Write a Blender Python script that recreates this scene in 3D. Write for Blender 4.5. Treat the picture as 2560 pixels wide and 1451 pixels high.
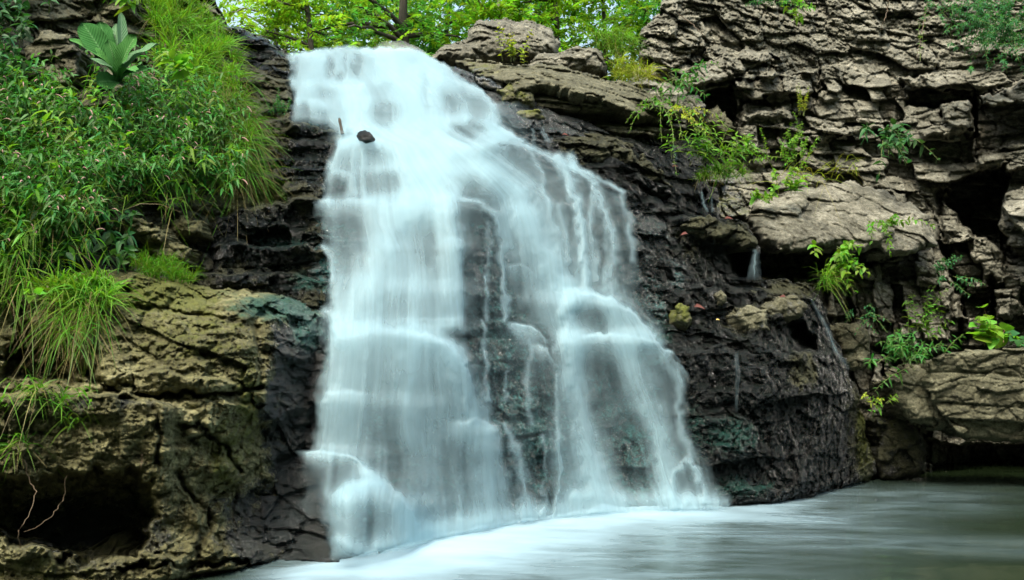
import bpy, math, random
import numpy as np
for _o in list(bpy.data.objects): bpy.data.objects.remove(_o)
S = bpy.context.scene
COL = S.collection
R = math.radians
# ---------------------------------------------------------------- camera, sky, sun, exposure
FPX, HZ, CAMZ = 2009.0, 970.0, 0.9          # focal length in photo pixels, horizon row, eye height
PITCH = math.atan((HZ - 725.5) / FPX)
cam = bpy.data.cameras.new("camera"); camo = bpy.data.objects.new("camera", cam); COL.objects.link(camo)
camo.location = (0, 0, CAMZ); camo.rotation_euler = (math.pi / 2 + PITCH, 0, 0)
cam.sensor_width = 36; cam.lens = 36 * FPX / 2560; cam.clip_start = 0.05; cam.clip_end = 600
S.camera = camo
w = bpy.data.worlds.new("World"); S.world = w; w.use_nodes = True
nt = w.node_tree; bg = nt.nodes["Background"]
sky = nt.nodes.new("ShaderNodeTexSky"); sky.sky_type = 'NISHITA'; sky.sun_disc = False
SUN_EL, SUN_AZ = 58, 200                     # azimuth: degrees clockwise from +Y (behind the camera, a little to its left)
sky.sun_elevation = R(SUN_EL); sky.sun_rotation = R(SUN_AZ); sky.air_density = 2.0; sky.dust_density = 6; sky.ozone_density = 1.0
nt.links.new(sky.outputs[0], bg.inputs[0]); bg.inputs[1].default_value = 0.15
sl = bpy.data.lights.new("sun", 'SUN'); so = bpy.data.objects.new("sun", sl); COL.objects.link(so)
sl.energy = 1.5; sl.angle = R(10); sl.color = (1.0, 0.985, 0.94)
so.rotation_euler = (R(90 - SUN_EL), 0, R(180 - SUN_AZ)); so.location = (-3, -5, 12)
S.view_settings.view_transform = 'Standard'; S.view_settings.look = 'None'
S.view_settings.gamma = 1; S.view_settings.exposure = 1.3
S.cycles.transparent_max_bounces = 24; S.cycles.max_bounces = 7; S.cycles.volume_bounces = 12
S.cycles.diffuse_bounces = 3
# ---------------------------------------------------------------- pixel rays, noise, geometry helpers
CP, SP = math.cos(PITCH), math.sin(PITCH)
def ray(u, v):
    a = (np.asarray(u, float) - 1280) / FPX; b = (725.5 - np.asarray(v, float)) / FPX
    return a, CP - b * SP, SP + b * CP
def at(u, v, Y):                              # photo pixel at world distance Y -> world points
    a, f, z = ray(u, v); k = Y / f
    return np.stack([a * k, np.broadcast_to(np.asarray(Y, float), np.shape(a * k)), CAMZ + z * k], -1)
def wl(u, v):                                 # distance at which the pixel's ray meets the pool (z = 0)
    a, f, z = ray(u, v); return -CAMZ / z * f
def uv_of(P):                                 # world points -> photo pixel
    x, y, z = P[..., 0], P[..., 1], P[..., 2] - CAMZ
    f = y * CP + z * SP; b = -y * SP + z * CP
    return 1280 + FPX * x / f, 725.5 - FPX * b / f
def h3(ix, iy, iz, seed=0):
    h = (ix.astype(np.int64) * 374761393 + iy.astype(np.int64) * 668265263 + iz.astype(np.int64) * 2147483647 + seed * 974634777) & 0xFFFFFFFF
    h = ((h ^ (h >> 13)) * 1274126177) & 0xFFFFFFFF
    h = ((h ^ (h >> 16)) * 2246822519) & 0xFFFFFFFF
    return ((h ^ (h >> 15)) & 0xFFFFFF) / float(0x1000000)
def vn(x, y, z, seed=0):
    x, y, z = np.broadcast_arrays(np.asarray(x, float), np.asarray(y, float), np.asarray(z, float))
    ix, iy, iz = np.floor(x), np.floor(y), np.floor(z)
    fx, fy, fz = x - ix, y - iy, z - iz
    fx, fy, fz = [t * t * t * (t * (t * 6 - 15) + 10) for t in (fx, fy, fz)]
    r = 0
    for dx in (0, 1):
        for dy in (0, 1):
            for dz in (0, 1):
                r = r + h3(ix + dx, iy + dy, iz + dz, seed) * (fx if dx else 1 - fx) * (fy if dy else 1 - fy) * (fz if dz else 1 - fz)
    return r * 2 - 1
def vn2(x, y, seed=0):
    x, y = np.broadcast_arrays(np.asarray(x, float), np.asarray(y, float))
    ix, iy = np.floor(x), np.floor(y); fx, fy = x - ix, y - iy
    fx, fy = [t * t * t * (t * (t * 6 - 15) + 10) for t in (fx, fy)]
    z = np.zeros_like(ix); r = 0
    for dx in (0, 1):
        for dy in (0, 1):
            r = r + h3(ix + dx, iy + dy, z, seed) * (fx if dx else 1 - fx) * (fy if dy else 1 - fy)
    return r * 2 - 1
def fbm(x, y, z, o=4, seed=0, g=.5):
    r, a, s = 0, 1.0, 1.0
    for i in range(o):
        r = r + a * vn(x * s, y * s, z * s, seed + i); a *= g; s *= 2.03
    return r
def fbm2(x, y, o=4, seed=0, g=.5):
    r, a, s = 0, 1.0, 1.0
    for i in range(o):
        r = r + a * vn2(x * s, y * s, seed + i); a *= g; s *= 2.03
    return r
def chisel(x, y, seed, tilt=1.0, crack=.12):
    """broken-rock facets on Worley cells: each cell a tilted plane with its own offset, cracks between."""
    ix, iy = np.floor(x), np.floor(y); z = np.zeros_like(ix)
    f1 = np.full(x.shape, 9.0); f2 = np.full(x.shape, 9.0); val = np.zeros(x.shape)
    for dx in (-1, 0, 1):
        for dy in (-1, 0, 1):
            cx, cy = ix + dx, iy + dy
            px, py = cx + h3(cx, cy, z, seed), cy + h3(cx, cy, z, seed + 1)
            ex, ey = x - px, y - py; d = np.sqrt(ex * ex + ey * ey)
            pv = (h3(cx, cy, z, seed + 2) - .5) + tilt * 1.3 * (ex * (h3(cx, cy, z, seed + 3) - .5) + ey * (h3(cx, cy, z, seed + 4) - .85))
            n = d < f1
            f2 = np.where(n, f1, np.minimum(f2, d)); val = np.where(n, pv, val); f1 = np.where(n, d, f1)
    c = np.clip((f2 - f1) / crack, 0, 1)
    return val, 1 - c * c * (3 - 2 * c)
def blocks(a, b, bw, bh, seed, gap=.02):
    """bedded rock: rows of uneven height broken into blocks of uneven width; returns offset and joint (0..1)."""
    t = b / bh + .45 * vn2(b / bh * .6, a * 0, seed) + .22 * vn2(a / bw * .45, b / bh * .25, seed + 9)
    row = np.floor(t); fb = t - row; z = np.zeros_like(row)
    wd = bw * (.55 + 1.0 * h3(row, z, z, seed + 1))
    s = a / wd + 17 * h3(row, z, z, seed + 2) + .25 * vn2(a / wd * .9, row * 3.7, seed + 3) + .16 * vn2(a / bw * 2.2, b / bh * 1.7, seed + 10)
    col = np.floor(s); fa = s - col
    o = .4 * (h3(row, z, z, seed + 8) - .5) + 1.5 * (h3(row, col, z, seed + 4) - .5) + .9 * (fa - .5) * (h3(row, col, z, seed + 5) - .5) + .9 * (fb - .5) * (h3(row, col, z, seed + 6) - .8)
    e = np.minimum(np.minimum(fa, 1 - fa) * wd, np.minimum(fb, 1 - fb) * bh)
    return o, np.clip(1 - e / gap, 0, 1) ** 1.5
def sm(x, a, b):
    t = np.clip((x - a) / (b - a), 0, 1); return t * t * (3 - 2 * t)
def pdist(u, v, poly, closed=True):           # distance to a polyline
    P = np.asarray(poly, float); d = np.full(np.shape(u), 1e18)
    n = len(P) if closed else len(P) - 1
    for i in range(n):
        ax, ay = P[i]; bx, by = P[(i + 1) % len(P)]
        L = (bx - ax) ** 2 + (by - ay) ** 2 + 1e-9
        t = np.clip(((u - ax) * (bx - ax) + (v - ay) * (by - ay)) / L, 0, 1)
        d = np.minimum(d, (u - ax - t * (bx - ax)) ** 2 + (v - ay - t * (by - ay)) ** 2)
    return np.sqrt(d)
def inside(u, v, poly):
    P = np.asarray(poly, float); c = np.zeros(np.shape(u), bool)
    for i in range(len(P)):
        ax, ay = P[i]; bx, by = P[(i + 1) % len(P)]
        if ay == by: continue
        c ^= ((ay > v) != (by > v)) & (u < (bx - ax) * (v - ay) / (by - ay) + ax)
    return c
def sd(u, v, poly):                           # signed distance, positive inside
    d = pdist(u, v, poly); return np.where(inside(u, v, poly), d, -d)
def pwid(u, v, pts, wid):                     # distance to polyline divided by its running half width
    P = np.asarray(pts, float); best = np.full(np.shape(u), 1e9)
    W = wid if hasattr(wid, '__len__') else [wid] * len(P)
    for i in range(len(P) - 1):
        ax, ay = P[i]; bx, by = P[i + 1]
        L = (bx - ax) ** 2 + (by - ay) ** 2 + 1e-9
        t = np.clip(((u - ax) * (bx - ax) + (v - ay) * (by - ay)) / L, 0, 1)
        d = np.sqrt((u - ax - t * (bx - ax)) ** 2 + (v - ay - t * (by - ay)) ** 2) / (W[i] + t * (W[i + 1] - W[i]))
        best = np.minimum(best, d)
    return best
def tps(ctrl):
    C = np.asarray(ctrl, float); X = C[:, :2] / 500; n = len(C)
    def k(r2): return np.where(r2 > 1e-12, r2 * np.log(np.maximum(r2, 1e-12)), 0)
    K = k(((X[:, None] - X[None]) ** 2).sum(-1)) + np.eye(n) * .02
    Pm = np.c_[np.ones(n), X]
    sol = np.linalg.solve(np.block([[K, Pm], [Pm.T, np.zeros((3, 3))]]), np.r_[C[:, 2], np.zeros(3)])
    def f(u, v):
        u = np.asarray(u, float) / 500; v = np.asarray(v, float) / 500
        r = sol[n] + sol[n + 1] * u + sol[n + 2] * v
        for i in range(n): r = r + sol[i] * k((u - X[i, 0]) ** 2 + (v - X[i, 1]) ** 2)
        return r
    return f
def lip(u, v, line, step, wd, decay, fade=60):
    """a ledge: rock standing out below a line, its nose sharp at the top and easing back further down."""
    L = np.asarray(line, float); vl = np.interp(u, L[:, 0], L[:, 1])
    win = sm(u, L[0, 0] - fade, L[0, 0] + 1) * (1 - sm(u, L[-1, 0] - 1, L[-1, 0] + fade))
    t = v - vl
    return step * win * sm(t, -wd * .5, wd * .5) * np.exp(-np.clip(t, 0, None) / decay)
def mesh_np(name, V, F, mat, parent=None, smooth=True, attrs=None, loc=None):
    me = bpy.data.meshes.new(name); V = np.asarray(V, np.float32)
    if loc is not None: V = V - np.asarray(loc, np.float32)
    F = [np.asarray(f, np.int32) for f in (F if isinstance(F, list) else [F]) if len(f)]
    me.vertices.add(len(V)); me.vertices.foreach_set("co", V.ravel())
    li = np.concatenate([f.ravel() for f in F]); tot = np.concatenate([np.full(len(f), f.shape[1], np.int32) for f in F])
    me.loops.add(len(li)); me.loops.foreach_set("vertex_index", li)
    me.polygons.add(len(tot)); me.polygons.foreach_set("loop_start", np.r_[0, np.cumsum(tot)[:-1]].astype(np.int32))
    me.polygons.foreach_set("use_smooth", np.full(len(tot), smooth)); me.update(calc_edges=True); me.validate()
    for k, a in (attrs or {}).items():
        at_ = me.attributes.new(k, 'FLOAT', 'POINT'); at_.data.foreach_set("value", np.asarray(a, np.float32))
    if mat: me.materials.append(mat)
    o = bpy.data.objects.new(name, me); COL.objects.link(o)
    if loc is not None: o.location = loc
    if parent: o.parent = parent
    return o
def tag(o, label=None, cat=None, group=None, kind=None):
    if label: o["label"] = label
    if cat: o["category"] = cat
    if group: o["group"] = group
    if kind: o["kind"] = kind
    return o
def empty(name, loc, label, cat, group=None):
    o = bpy.data.objects.new(name, None); COL.objects.link(o); o.location = [float(c) for c in loc]; o.empty_display_size = .05
    return tag(o, label, cat, group)
def gridF(nx, ny, keep=None):
    i = np.arange(nx * ny).reshape(ny, nx)
    F = np.stack([i[:-1, :-1], i[1:, :-1], i[1:, 1:], i[:-1, 1:]], -1).reshape(-1, 4)
    if keep is not None: F = F[keep.reshape(-1)[F].all(1)]
    return F
def compact(V, F, attrs):
    us = np.unique(F); m = np.full(len(V), -1); m[us] = np.arange(len(us))
    return V[us], m[F], {k: a[us] for k, a in attrs.items()}
def skirt(V, F, attrs, back, rows=6):
    E = np.concatenate([F[:, [0, 1]], F[:, [1, 2]], F[:, [2, 3]], F[:, [3, 0]]])
    key = np.sort(E, 1); key = key[:, 0].astype(np.int64) * (len(V) + 1) + key[:, 1]
    _, idx, cnt = np.unique(key, return_index=True, return_counts=True)
    B = E[idx[cnt == 1]]; bv = np.unique(B); n = len(V); k = len(bv); m = np.full(n, -1); m[bv] = np.arange(k)
    ctr = V.mean(0); out, Q, prev = [V], [], bv
    for r in range(1, rows + 1):
        t = (r / rows) ** 1.4; nb = V[bv].copy(); nb[:, 1] += back * t; nb[:, [0, 2]] += (ctr[[0, 2]] - nb[:, [0, 2]]) * (.15 * t)
        q = fbm2(nb[:, 0] * 7 + nb[:, 1] * 5, nb[:, 2] * 7 - nb[:, 1] * 4, 4, 15) * .05 * min(1, r / 2); dv = nb[:, [0, 2]] - ctr[[0, 2]]
        nb[:, [0, 2]] += dv / np.maximum(np.linalg.norm(dv, axis=1, keepdims=True), 1e-6) * q[:, None]; nb[:, 1] += q * .6
        cur = n + (r - 1) * k + np.arange(k); out.append(nb)
        Q.append(np.stack([prev[m[B[:, 1]]], prev[m[B[:, 0]]], cur[m[B[:, 0]]], cur[m[B[:, 1]]]], 1)); prev = cur
    return np.concatenate(out), np.concatenate([F] + Q), {q: np.concatenate([x] + [x[bv]] * rows) for q, x in attrs.items()}
def relief(name, poly, depth, disp, mat, step=3.0, rw=25, rd=.12, back=.6, jag=6, jl=40, attr=None, seed=1, parent=None, post=None):
    """a rock body: its front face on a fine grid inside an outline, edges rounded away and closed backwards."""
    P = np.asarray(poly, float); u0, v0 = P.min(0) - 10; u1, v1 = P.max(0) + 10
    nx, ny = int((u1 - u0) / step) + 1, int((v1 - v0) / step) + 1
    U, Vv = np.meshgrid(np.linspace(u0, u1, nx), np.linspace(v0, v1, ny))
    U, Vv = U.ravel(), Vv.ravel()
    ju = U + jag * fbm2(U / jl, Vv / jl, 3, seed + 50); jv = Vv + jag * fbm2(U / jl, Vv / jl, 3, seed + 60)
    d = sd(ju, jv, P); keep = d > 0
    F = gridF(nx, ny, keep); us = np.unique(F); m = np.full(len(U), -1); m[us] = np.arange(len(us)); F = m[F]
    U, Vv, d = U[us], Vv[us], d[us]
    Y = depth(U, Vv); t = np.clip(d / rw, 0, 1); Y = Y + rd * (1 - np.sqrt(1 - (1 - t) ** 2))
    B = at(U, Vv, Y)
    dd = disp(U, Vv, B)
    Y = Y - dd
    if post is not None: Y = post(U, Vv, Y)
    V = at(U, Vv, Y)
    A = {k: f(U, Vv, V) for k, f in (attr or {}).items()}
    V, F, A = skirt(V, F, A, back)
    return mesh_np(name, V, F, mat, parent, True, A)
# ---------------------------------------------------------------- materials
def N(nt, t, **kw):
    n = nt.nodes.new(t)
    for k, v in kw.items():
        if k.startswith("i_"): n.inputs[k[2:].replace("_", " ")].default_value = v
        else: setattr(n, k, v)
    return n
def newmat(name):
    m = bpy.data.materials.new(name); m.use_nodes = True
    return m, m.node_tree, m.node_tree.nodes["Principled BSDF"]
def mixc(nt, fac, a, b, mode='MIX'):
    n = nt.nodes.new("ShaderNodeMix"); n.data_type = 'RGBA'; n.blend_type = mode
    for s, x in ((n.inputs[0], fac), (n.inputs[6], a), (n.inputs[7], b)):
        if isinstance(x, bpy.types.NodeSocket): nt.links.new(x, s)
        elif isinstance(x, (int, float)): s.default_value = x
        else: s.default_value = (*x, 1)
    return n.outputs[2]
def mth(nt, op, a, b=0.0, c=0.0, clamp=False):
    n = nt.nodes.new("ShaderNodeMath"); n.operation = op; n.use_clamp = clamp
    for s, x in zip(n.inputs, (a, b, c)):
        if isinstance(x, bpy.types.NodeSocket): nt.links.new(x, s)
        else: s.default_value = x
    return n.outputs[0]
def attr(nt, name):
    n = nt.nodes.new("ShaderNodeAttribute"); n.attribute_name = name; return n.outputs["Fac"]
def noise(nt, pos, scale, detail=4, rough=.55, sc=(1, 1, 1), dist=0):
    mp = nt.nodes.new("ShaderNodeMapping"); mp.inputs["Scale"].default_value = sc; nt.links.new(pos, mp.inputs[0])
    n = nt.nodes.new("ShaderNodeTexNoise"); n.inputs["Scale"].default_value = scale; n.inputs["Detail"].default_value = detail
    n.inputs["Roughness"].default_value = rough; n.inputs["Distortion"].default_value = dist
    nt.links.new(mp.outputs[0], n.inputs["Vector"]); return n.outputs["Fac"]
def ramp(nt, f, stops):
    n = nt.nodes.new("ShaderNodeValToRGB"); e = n.color_ramp.elements
    while len(e) < len(stops): e.new(.5)
    for q, (p, c) in zip(e, stops): q.position = p; q.color = (*c, 1) if len(c) == 3 else c
    nt.links.new(f, n.inputs[0]); return n.outputs[0]
def smst(nt, f, a, b):
    n = nt.nodes.new("ShaderNodeMapRange"); n.interpolation_type = 'SMOOTHSTEP'
    nt.links.new(f, n.inputs[0]); n.inputs[1].default_value = a; n.inputs[2].default_value = b; return n.outputs[0]
def rock_mat(name, dark, mid, light, rough=.85, wet_col=(.0045, .0088, .0092), moss=(.095, .112, .018), algae=(.025, .11, .085), bump=.012, fine=45):
    """stone with mineral mottling; mesh attributes wet / moss / algae say where water runs and things grow."""
    m, nt, bs = newmat(name)
    pos = nt.nodes.new("ShaderNodeNewGeometry").outputs["Position"]
    n1 = noise(nt, pos, 2.2, 5, .6, (1, 1, 1.8), .6); n2 = noise(nt, pos, 11, 6, .65, (1, 1, 1.7)); n3 = noise(nt, pos, fine, 5, .7)
    f = mth(nt, 'ADD', mth(nt, 'MULTIPLY', n1, .5), mth(nt, 'MULTIPLY', n2, .5))
    c = ramp(nt, f, [(.36, dark), (.5, mid), (.64, light)])
    c = mixc(nt, .8, c, ramp(nt, n3, [(.32, (.30, .31, .24)), (.5, (.85, .85, .82)), (.68, (1.5, 1.5, 1.45))]), 'MULTIPLY')
    spots = smst(nt, noise(nt, pos, 70, 2), .68, .74)
    c = mixc(nt, mth(nt, 'MULTIPLY', spots, .5), c, (.45, .44, .40))
    # dampness darkens and glosses the stone
    wn = noise(nt, pos, 7, 5, .65)
    wet = smst(nt, mth(nt, 'ADD', attr(nt, "wet"), mth(nt, 'MULTIPLY', mth(nt, 'SUBTRACT', wn, .5), 1.7)), .35, .75)
    cw = mixc(nt, .95, c, mixc(nt, n2, wet_col, (.011, .0185, .0165)))
    c = mixc(nt, wet, c, cw)
    mn = noise(nt, pos, 16, 5, .7); ms = smst(nt, mth(nt, 'ADD', attr(nt, "moss"), mth(nt, 'MULTIPLY', mth(nt, 'SUBTRACT', mn, .5), 1.3)), .40, .80)
    mossc = mixc(nt, noise(nt, pos, 40, 3), tuple(x * .5 for x in moss), tuple(min(1, x * 1.5) for x in moss))
    c = mixc(nt, mth(nt, 'MULTIPLY', ms, .85), c, mossc)
    al = smst(nt, mth(nt, 'ADD', attr(nt, "algae"), mth(nt, 'MULTIPLY', mth(nt, 'SUBTRACT', mn, .5), 1.2)), .35, .85)
    algc = mixc(nt, noise(nt, pos, 30, 4, .6, (1, 1, .4)), tuple(x * .35 for x in algae), tuple(x * 1.3 for x in algae))
    c = mixc(nt, mth(nt, 'MULTIPLY', al, .85), c, algc)
    nt.links.new(c, bs.inputs["Base Color"])
    r = mth(nt, 'SUBTRACT', rough, mth(nt, 'MULTIPLY', wet, rough - .11)); r = mth(nt, 'ADD', r, mth(nt, 'MULTIPLY', ms, .3), clamp=True)
    nt.links.new(r, bs.inputs["Roughness"])
    nt.links.new(mth(nt, 'ADD', .25, mth(nt, 'MULTIPLY', wet, .75)), bs.inputs["Specular IOR Level"])
    bp = nt.nodes.new("ShaderNodeBump"); bp.inputs["Strength"].default_value = .9; bp.inputs["Distance"].default_value = bump
    h = mth(nt, 'ADD', n3, mth(nt, 'MULTIPLY', noise(nt, pos, 95, 4, .7), .7))
    nt.links.new(h, bp.inputs["Height"]); nt.links.new(bp.outputs[0], bs.inputs["Normal"])
    return m
LIME = rock_mat("limestone", (.060, .059, .043), (.147, .144, .111), (.30, .292, .235))
LIMED = rock_mat("dark_limestone", (.042, .042, .026), (.098, .097, .060), (.19, .187, .125))  # darker, more olive limestone
TAN = rock_mat("tan_sandstone", (.062, .061, .026), (.178, .173, .083), (.37, .357, .19), rough=.42, bump=.03, fine=32)
WETR = rock_mat("wet_dark_rock", (.034, .037, .021), (.080, .084, .046), (.165, .168, .10), rough=.6, bump=.11, fine=32)
BEDR = rock_mat("streambed_rock", (.014, .017, .015), (.034, .038, .033), (.072, .078, .068), rough=.4, bump=.03, fine=30, algae=(.030, .145, .135))
def leaf_mat(name, a, b, trans=.45, rough=.5, scale=6, spec=.3):
    m, nt, bs = newmat(name)
    pos = nt.nodes.new("ShaderNodeNewGeometry")
    c = mixc(nt, smst(nt, noise(nt, pos.outputs["Position"], scale, 3), .3, .7), a, b)
    rnd = pos.outputs["Random Per Island"]
    hs = nt.nodes.new("ShaderNodeHueSaturation"); nt.links.new(c, hs.inputs["Color"])
    nt.links.new(mth(nt, 'ADD', .465, mth(nt, 'MULTIPLY', rnd, .06)), hs.inputs["Hue"])
    nt.links.new(mth(nt, 'ADD', .65, mth(nt, 'MULTIPLY', rnd, .8)), hs.inputs["Value"])
    c = hs.outputs[0]
    nt.links.new(c, bs.inputs["Base Color"]); bs.inputs["Roughness"].default_value = rough; bs.inputs["Specular IOR Level"].default_value = spec
    tr = nt.nodes.new("ShaderNodeBsdfTranslucent"); nt.links.new(mixc(nt, 1.0, c, (1.25, 1.3, .6), 'MULTIPLY'), tr.inputs[0])
    ms = nt.nodes.new("ShaderNodeMixShader"); ms.inputs[0].default_value = trans
    nt.links.new(bs.outputs[0], ms.inputs[1]); nt.links.new(tr.outputs[0], ms.inputs[2])
    nt.links.new(ms.outputs[0], nt.nodes["Material Output"].inputs[0])
    return m
def plain(name, a, b, rough=.8, scale=20):
    m, nt, bs = newmat(name)
    pos = nt.nodes.new("ShaderNodeNewGeometry").outputs["Position"]
    nt.links.new(mixc(nt, noise(nt, pos, scale, 4), a, b), bs.inputs["Base Color"]); bs.inputs["Roughness"].default_value = rough
    return m
G_GRASS = leaf_mat("grass_green", (.055, .17, .012), (.12, .27, .02))
G_DRYG = leaf_mat("dry_grass", (.12, .105, .03), (.20, .165, .06), .3)
G_SMART = leaf_mat("smartweed_green", (.035, .15, .025), (.085, .26, .05))
G_DARK = leaf_mat("dark_leaf_green", (.018, .085, .022), (.04, .14, .03), .3)
G_MULL = leaf_mat("mullein_green", (.016, .085, .018), (.04, .13, .03), .25, .9, 12, .05)
G_MULLP = leaf_mat("pale_mullein_green", (.045, .15, .04), (.085, .20, .07), .25, .9, 12, .05)
def mullein_mat(name, a, b, rib):
    m, nt, bs = newmat(name); pos = nt.nodes.new("ShaderNodeNewGeometry").outputs["Position"]
    s = attr(nt, "across"); t = attr(nt, "along"); side = mth(nt, 'ABSOLUTE', s)
    vein = mth(nt, 'SINE', mth(nt, 'MULTIPLY', mth(nt, 'SUBTRACT', t, mth(nt, 'MULTIPLY', side, .16)), 120.0))
    c = mixc(nt, noise(nt, pos, 22, 4), a, b)
    c = mixc(nt, mth(nt, 'MULTIPLY', smst(nt, vein, .5, 1), .07), c, rib)
    c = mixc(nt, mth(nt, 'SUBTRACT', 1, smst(nt, side, .02, .13)), c, rib)
    nt.links.new(c, bs.inputs["Base Color"]); bs.inputs["Roughness"].default_value = .95; bs.inputs["Specular IOR Level"].default_value = .05
    bp = nt.nodes.new("ShaderNodeBump"); bp.inputs["Distance"].default_value = .0012; nt.links.new(mth(nt, 'ADD', vein, mth(nt, 'MULTIPLY', noise(nt, pos, 60, 3), 1.5)), bp.inputs["Height"]); nt.links.new(bp.outputs[0], bs.inputs["Normal"])
    return m
MUL_D = mullein_mat("mullein_dark", (.022, .095, .022), (.045, .145, .038), (.07, .18, .06)); MUL_M = mullein_mat("mullein_mid", (.045, .165, .035), (.08, .22, .06), (.12, .25, .09)); MUL_P = mullein_mat("mullein_pale", (.085, .19, .085), (.135, .25, .13), (.18, .29, .17))
G_BRIGHT = leaf_mat("bright_leaf_green", (.09, .24, .02), (.17, .34, .03))
G_YEL = leaf_mat("yellow_green_leaf", (.20, .28, .025), (.32, .36, .035))
G_FEATHER = leaf_mat("feathery_green", (.035, .16, .05), (.06, .22, .075))
G_TREE = leaf_mat("tree_leaf_green", (.10, .24, .02), (.19, .34, .03), .62)
G_TREEY = leaf_mat("tree_leaf_yellow_green", (.125, .26, .02), (.20, .345, .03), .6)
G_TREED = leaf_mat("tree_leaf_dark_green", (.05, .17, .035), (.09, .24, .05), .58)
PINK = plain("pink_flower", (.24, .13, .11), (.36, .24, .20), .8, 60)
STEMG = plain("green_stem", (.10, .17, .04), (.18, .20, .06))
STEMB = plain("brown_stem", (.16, .10, .05), (.28, .20, .11))
BARK = plain("bark", (.03, .026, .02), (.075, .065, .05), .9, 14)
BARKG = plain("grey_bark", (.12, .11, .09), (.22, .20, .17), .9, 14)
DEADW = plain("dead_wood", (.045, .038, .03), (.10, .088, .07), .8, 30)
REDLEAF = plain("red_leaf", (.06, .016, .012), (.12, .04, .03), .95, 30)
YELLEAF = plain("yellow_leaf", (.5, .36, .06), (.6, .42, .10), .5, 30)
SOIL = plain("forest_soil", (.035, .03, .015), (.08, .09, .03), .95, 6)
# ---------------------------------------------------------------- rock formations
def crag(P, s, seed, strat=2.0, amp=1.0, crack=.5):
    """multi-scale broken stone; s = size of the main pieces in metres."""
    x = P[:, 0] + P[:, 1] * .6; z = P[:, 2]
    wx = x + .10 * s * fbm2(x / s * 1.3, z / s * 1.3, 4, seed + 20); wz = z + .07 * s * fbm2(x / s * 1.3 + 40, z / s * 1.3, 4, seed + 21)
    r = 0
    for k, q in enumerate((1.0, .42, .17, .075)):
        v, c = chisel(wx / (s * q), wz * strat / (s * q), seed + 30 * k)
        r = r + q * s * .34 * v - q * s * .18 * crack * c
    r = r + .05 * s * fbm2(x / s * 4, z / s * 6, 5, seed + 77)
    return r * amp
def bedded(P, bw, bh, seed, amp=1.0, dip=0.0, gap=.02):
    x = P[:, 0] + P[:, 1] * .5; z = P[:, 2] + dip * P[:, 0]
    zz = z + bh * .22 * fbm2(x / bw * .6, z / bh * .3, 3, seed + 3); xx = x + bw * .08 * fbm2(x / bw * 1.2, z / bh * .8, 3, seed + 5)
    o, g = blocks(xx, zz, bw, bh, seed, gap)
    return amp * (o * bh * .85 - g * gap * 2.2)
def blob(u, v, lst):
    r = np.zeros(np.shape(u))
    for cx, cy, rx, ry, a in lst: r = np.maximum(r, a * np.exp(-((u - cx) / rx) ** 2 - ((v - cy) / ry) ** 2))
    return r
def hole(u, v, poly, depth, soft=12, jag=8, seed=5):
    ju = u + jag * fbm2(u / 30, v / 30, 3, seed); jv = v + jag * fbm2(u / 30, v / 30, 3, seed + 9)
    return depth * sm(sd(ju, jv, poly), 0, soft)
def cracks(u, v, lst, seed=7):
    ju = u + 7 * fbm2(u / 26, v / 26, 3, seed); jv = v + 7 * fbm2(u / 26, v / 26, 3, seed + 4); r = 0
    for pts, w_, d_ in lst: r = r + d_ * np.exp(-(pdist(ju, jv, pts, False) / w_) ** 2)
    return r
zero = lambda u, v, P: np.zeros(len(u))
def up_moss(k, lo, hi):
    return k
# --- streambed under the falls
BED_C = [(640, 1470, 4.15), (820, 1385, 4.42), (1050, 1345, 4.85), (1200, 1310, 5.2), (1400, 1275, 5.8), (1800, 1258, 6.2), (1950, 1250, 6.4), (700, 1150, 4.75),
         (830, 1000, 4.85), (1060, 1000, 5.1), (1300, 1000, 5.75), (1550, 1000, 6.25), (1750, 1000, 6.5),
         (830, 820, 5.05), (1100, 820, 5.35), (1300, 820, 5.95), (1600, 820, 6.5), (1780, 820, 6.75), (800, 500, 5.7), (1000, 500, 5.85), (1200, 500, 6.2), (1400, 500, 6.6), (1600, 500, 7.0),
         (1760, 500, 7.3), (850, 340, 6.25), (1050, 340, 6.45), (1250, 340, 6.8), (1450, 340, 7.3), (700, 230, 6.6), (950, 230, 6.95), (1240, 230, 7.4), (700, 110, 7.3), (900, 110, 7.6), (1060, 110, 7.8), (1200, 110, 8.0)]
bed_f = tps(BED_C)
LEDGES = [([(790, 1130), (880, 1132)], .2, 110), ([(800, 985), (1040, 1000)], .07, 90), ([(815, 838), (850, 822), (1000, 815), (1100, 838), (1165, 890)], .26, 150), ([(1180, 810), (1260, 800), (1340, 870)], .16, 120),
          ([(820, 700), (1180, 720)], .08, 80), ([(815, 610), (1160, 600)], .10, 80), ([(800, 500), (1130, 488)], .26, 110), ([(1140, 505), (1240, 520)], .16, 100), ([(820, 430), (1120, 425)], .10, 70),
          ([(845, 352), (1000, 345), (1260, 350)], .25, 70), ([(1250, 345), (1400, 405), (1490, 445), (1570, 492)], .2, 90), ([(1400, 742), (1440, 732), (1560, 752), (1610, 800)], .3, 90),
          ([(1440, 838), (1640, 842), (1700, 900)], .24, 120), ([(830, 1235), (930, 1192), (1030, 1250)], .22, 90), ([(1220, 1070), (1260, 1060)], .12, 60), ([(1300, 1110), (1350, 1090)], .14, 80),
          ([(730, 255), (820, 258)], .1, 50), ([(900, 235), (1010, 225)], .14, 60), ([(1110, 205), (1240, 262)], .2, 70), ([(1110, 312), (1170, 296), (1230, 318)], .16, 40), ([(715, 150), (880, 122), (1040, 135), (1130, 175)], .15, 50),
          ([(1240, 335), (1380, 355)], .10, 40)]
DOMES = [(930, 1300, 120, 105, .26), (965, 285, 60, 55, .07), (1170, 330, 66, 42, .08), (1180, 510, 75, 80, .1), (765, 290, 48, 40, .06)]
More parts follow.
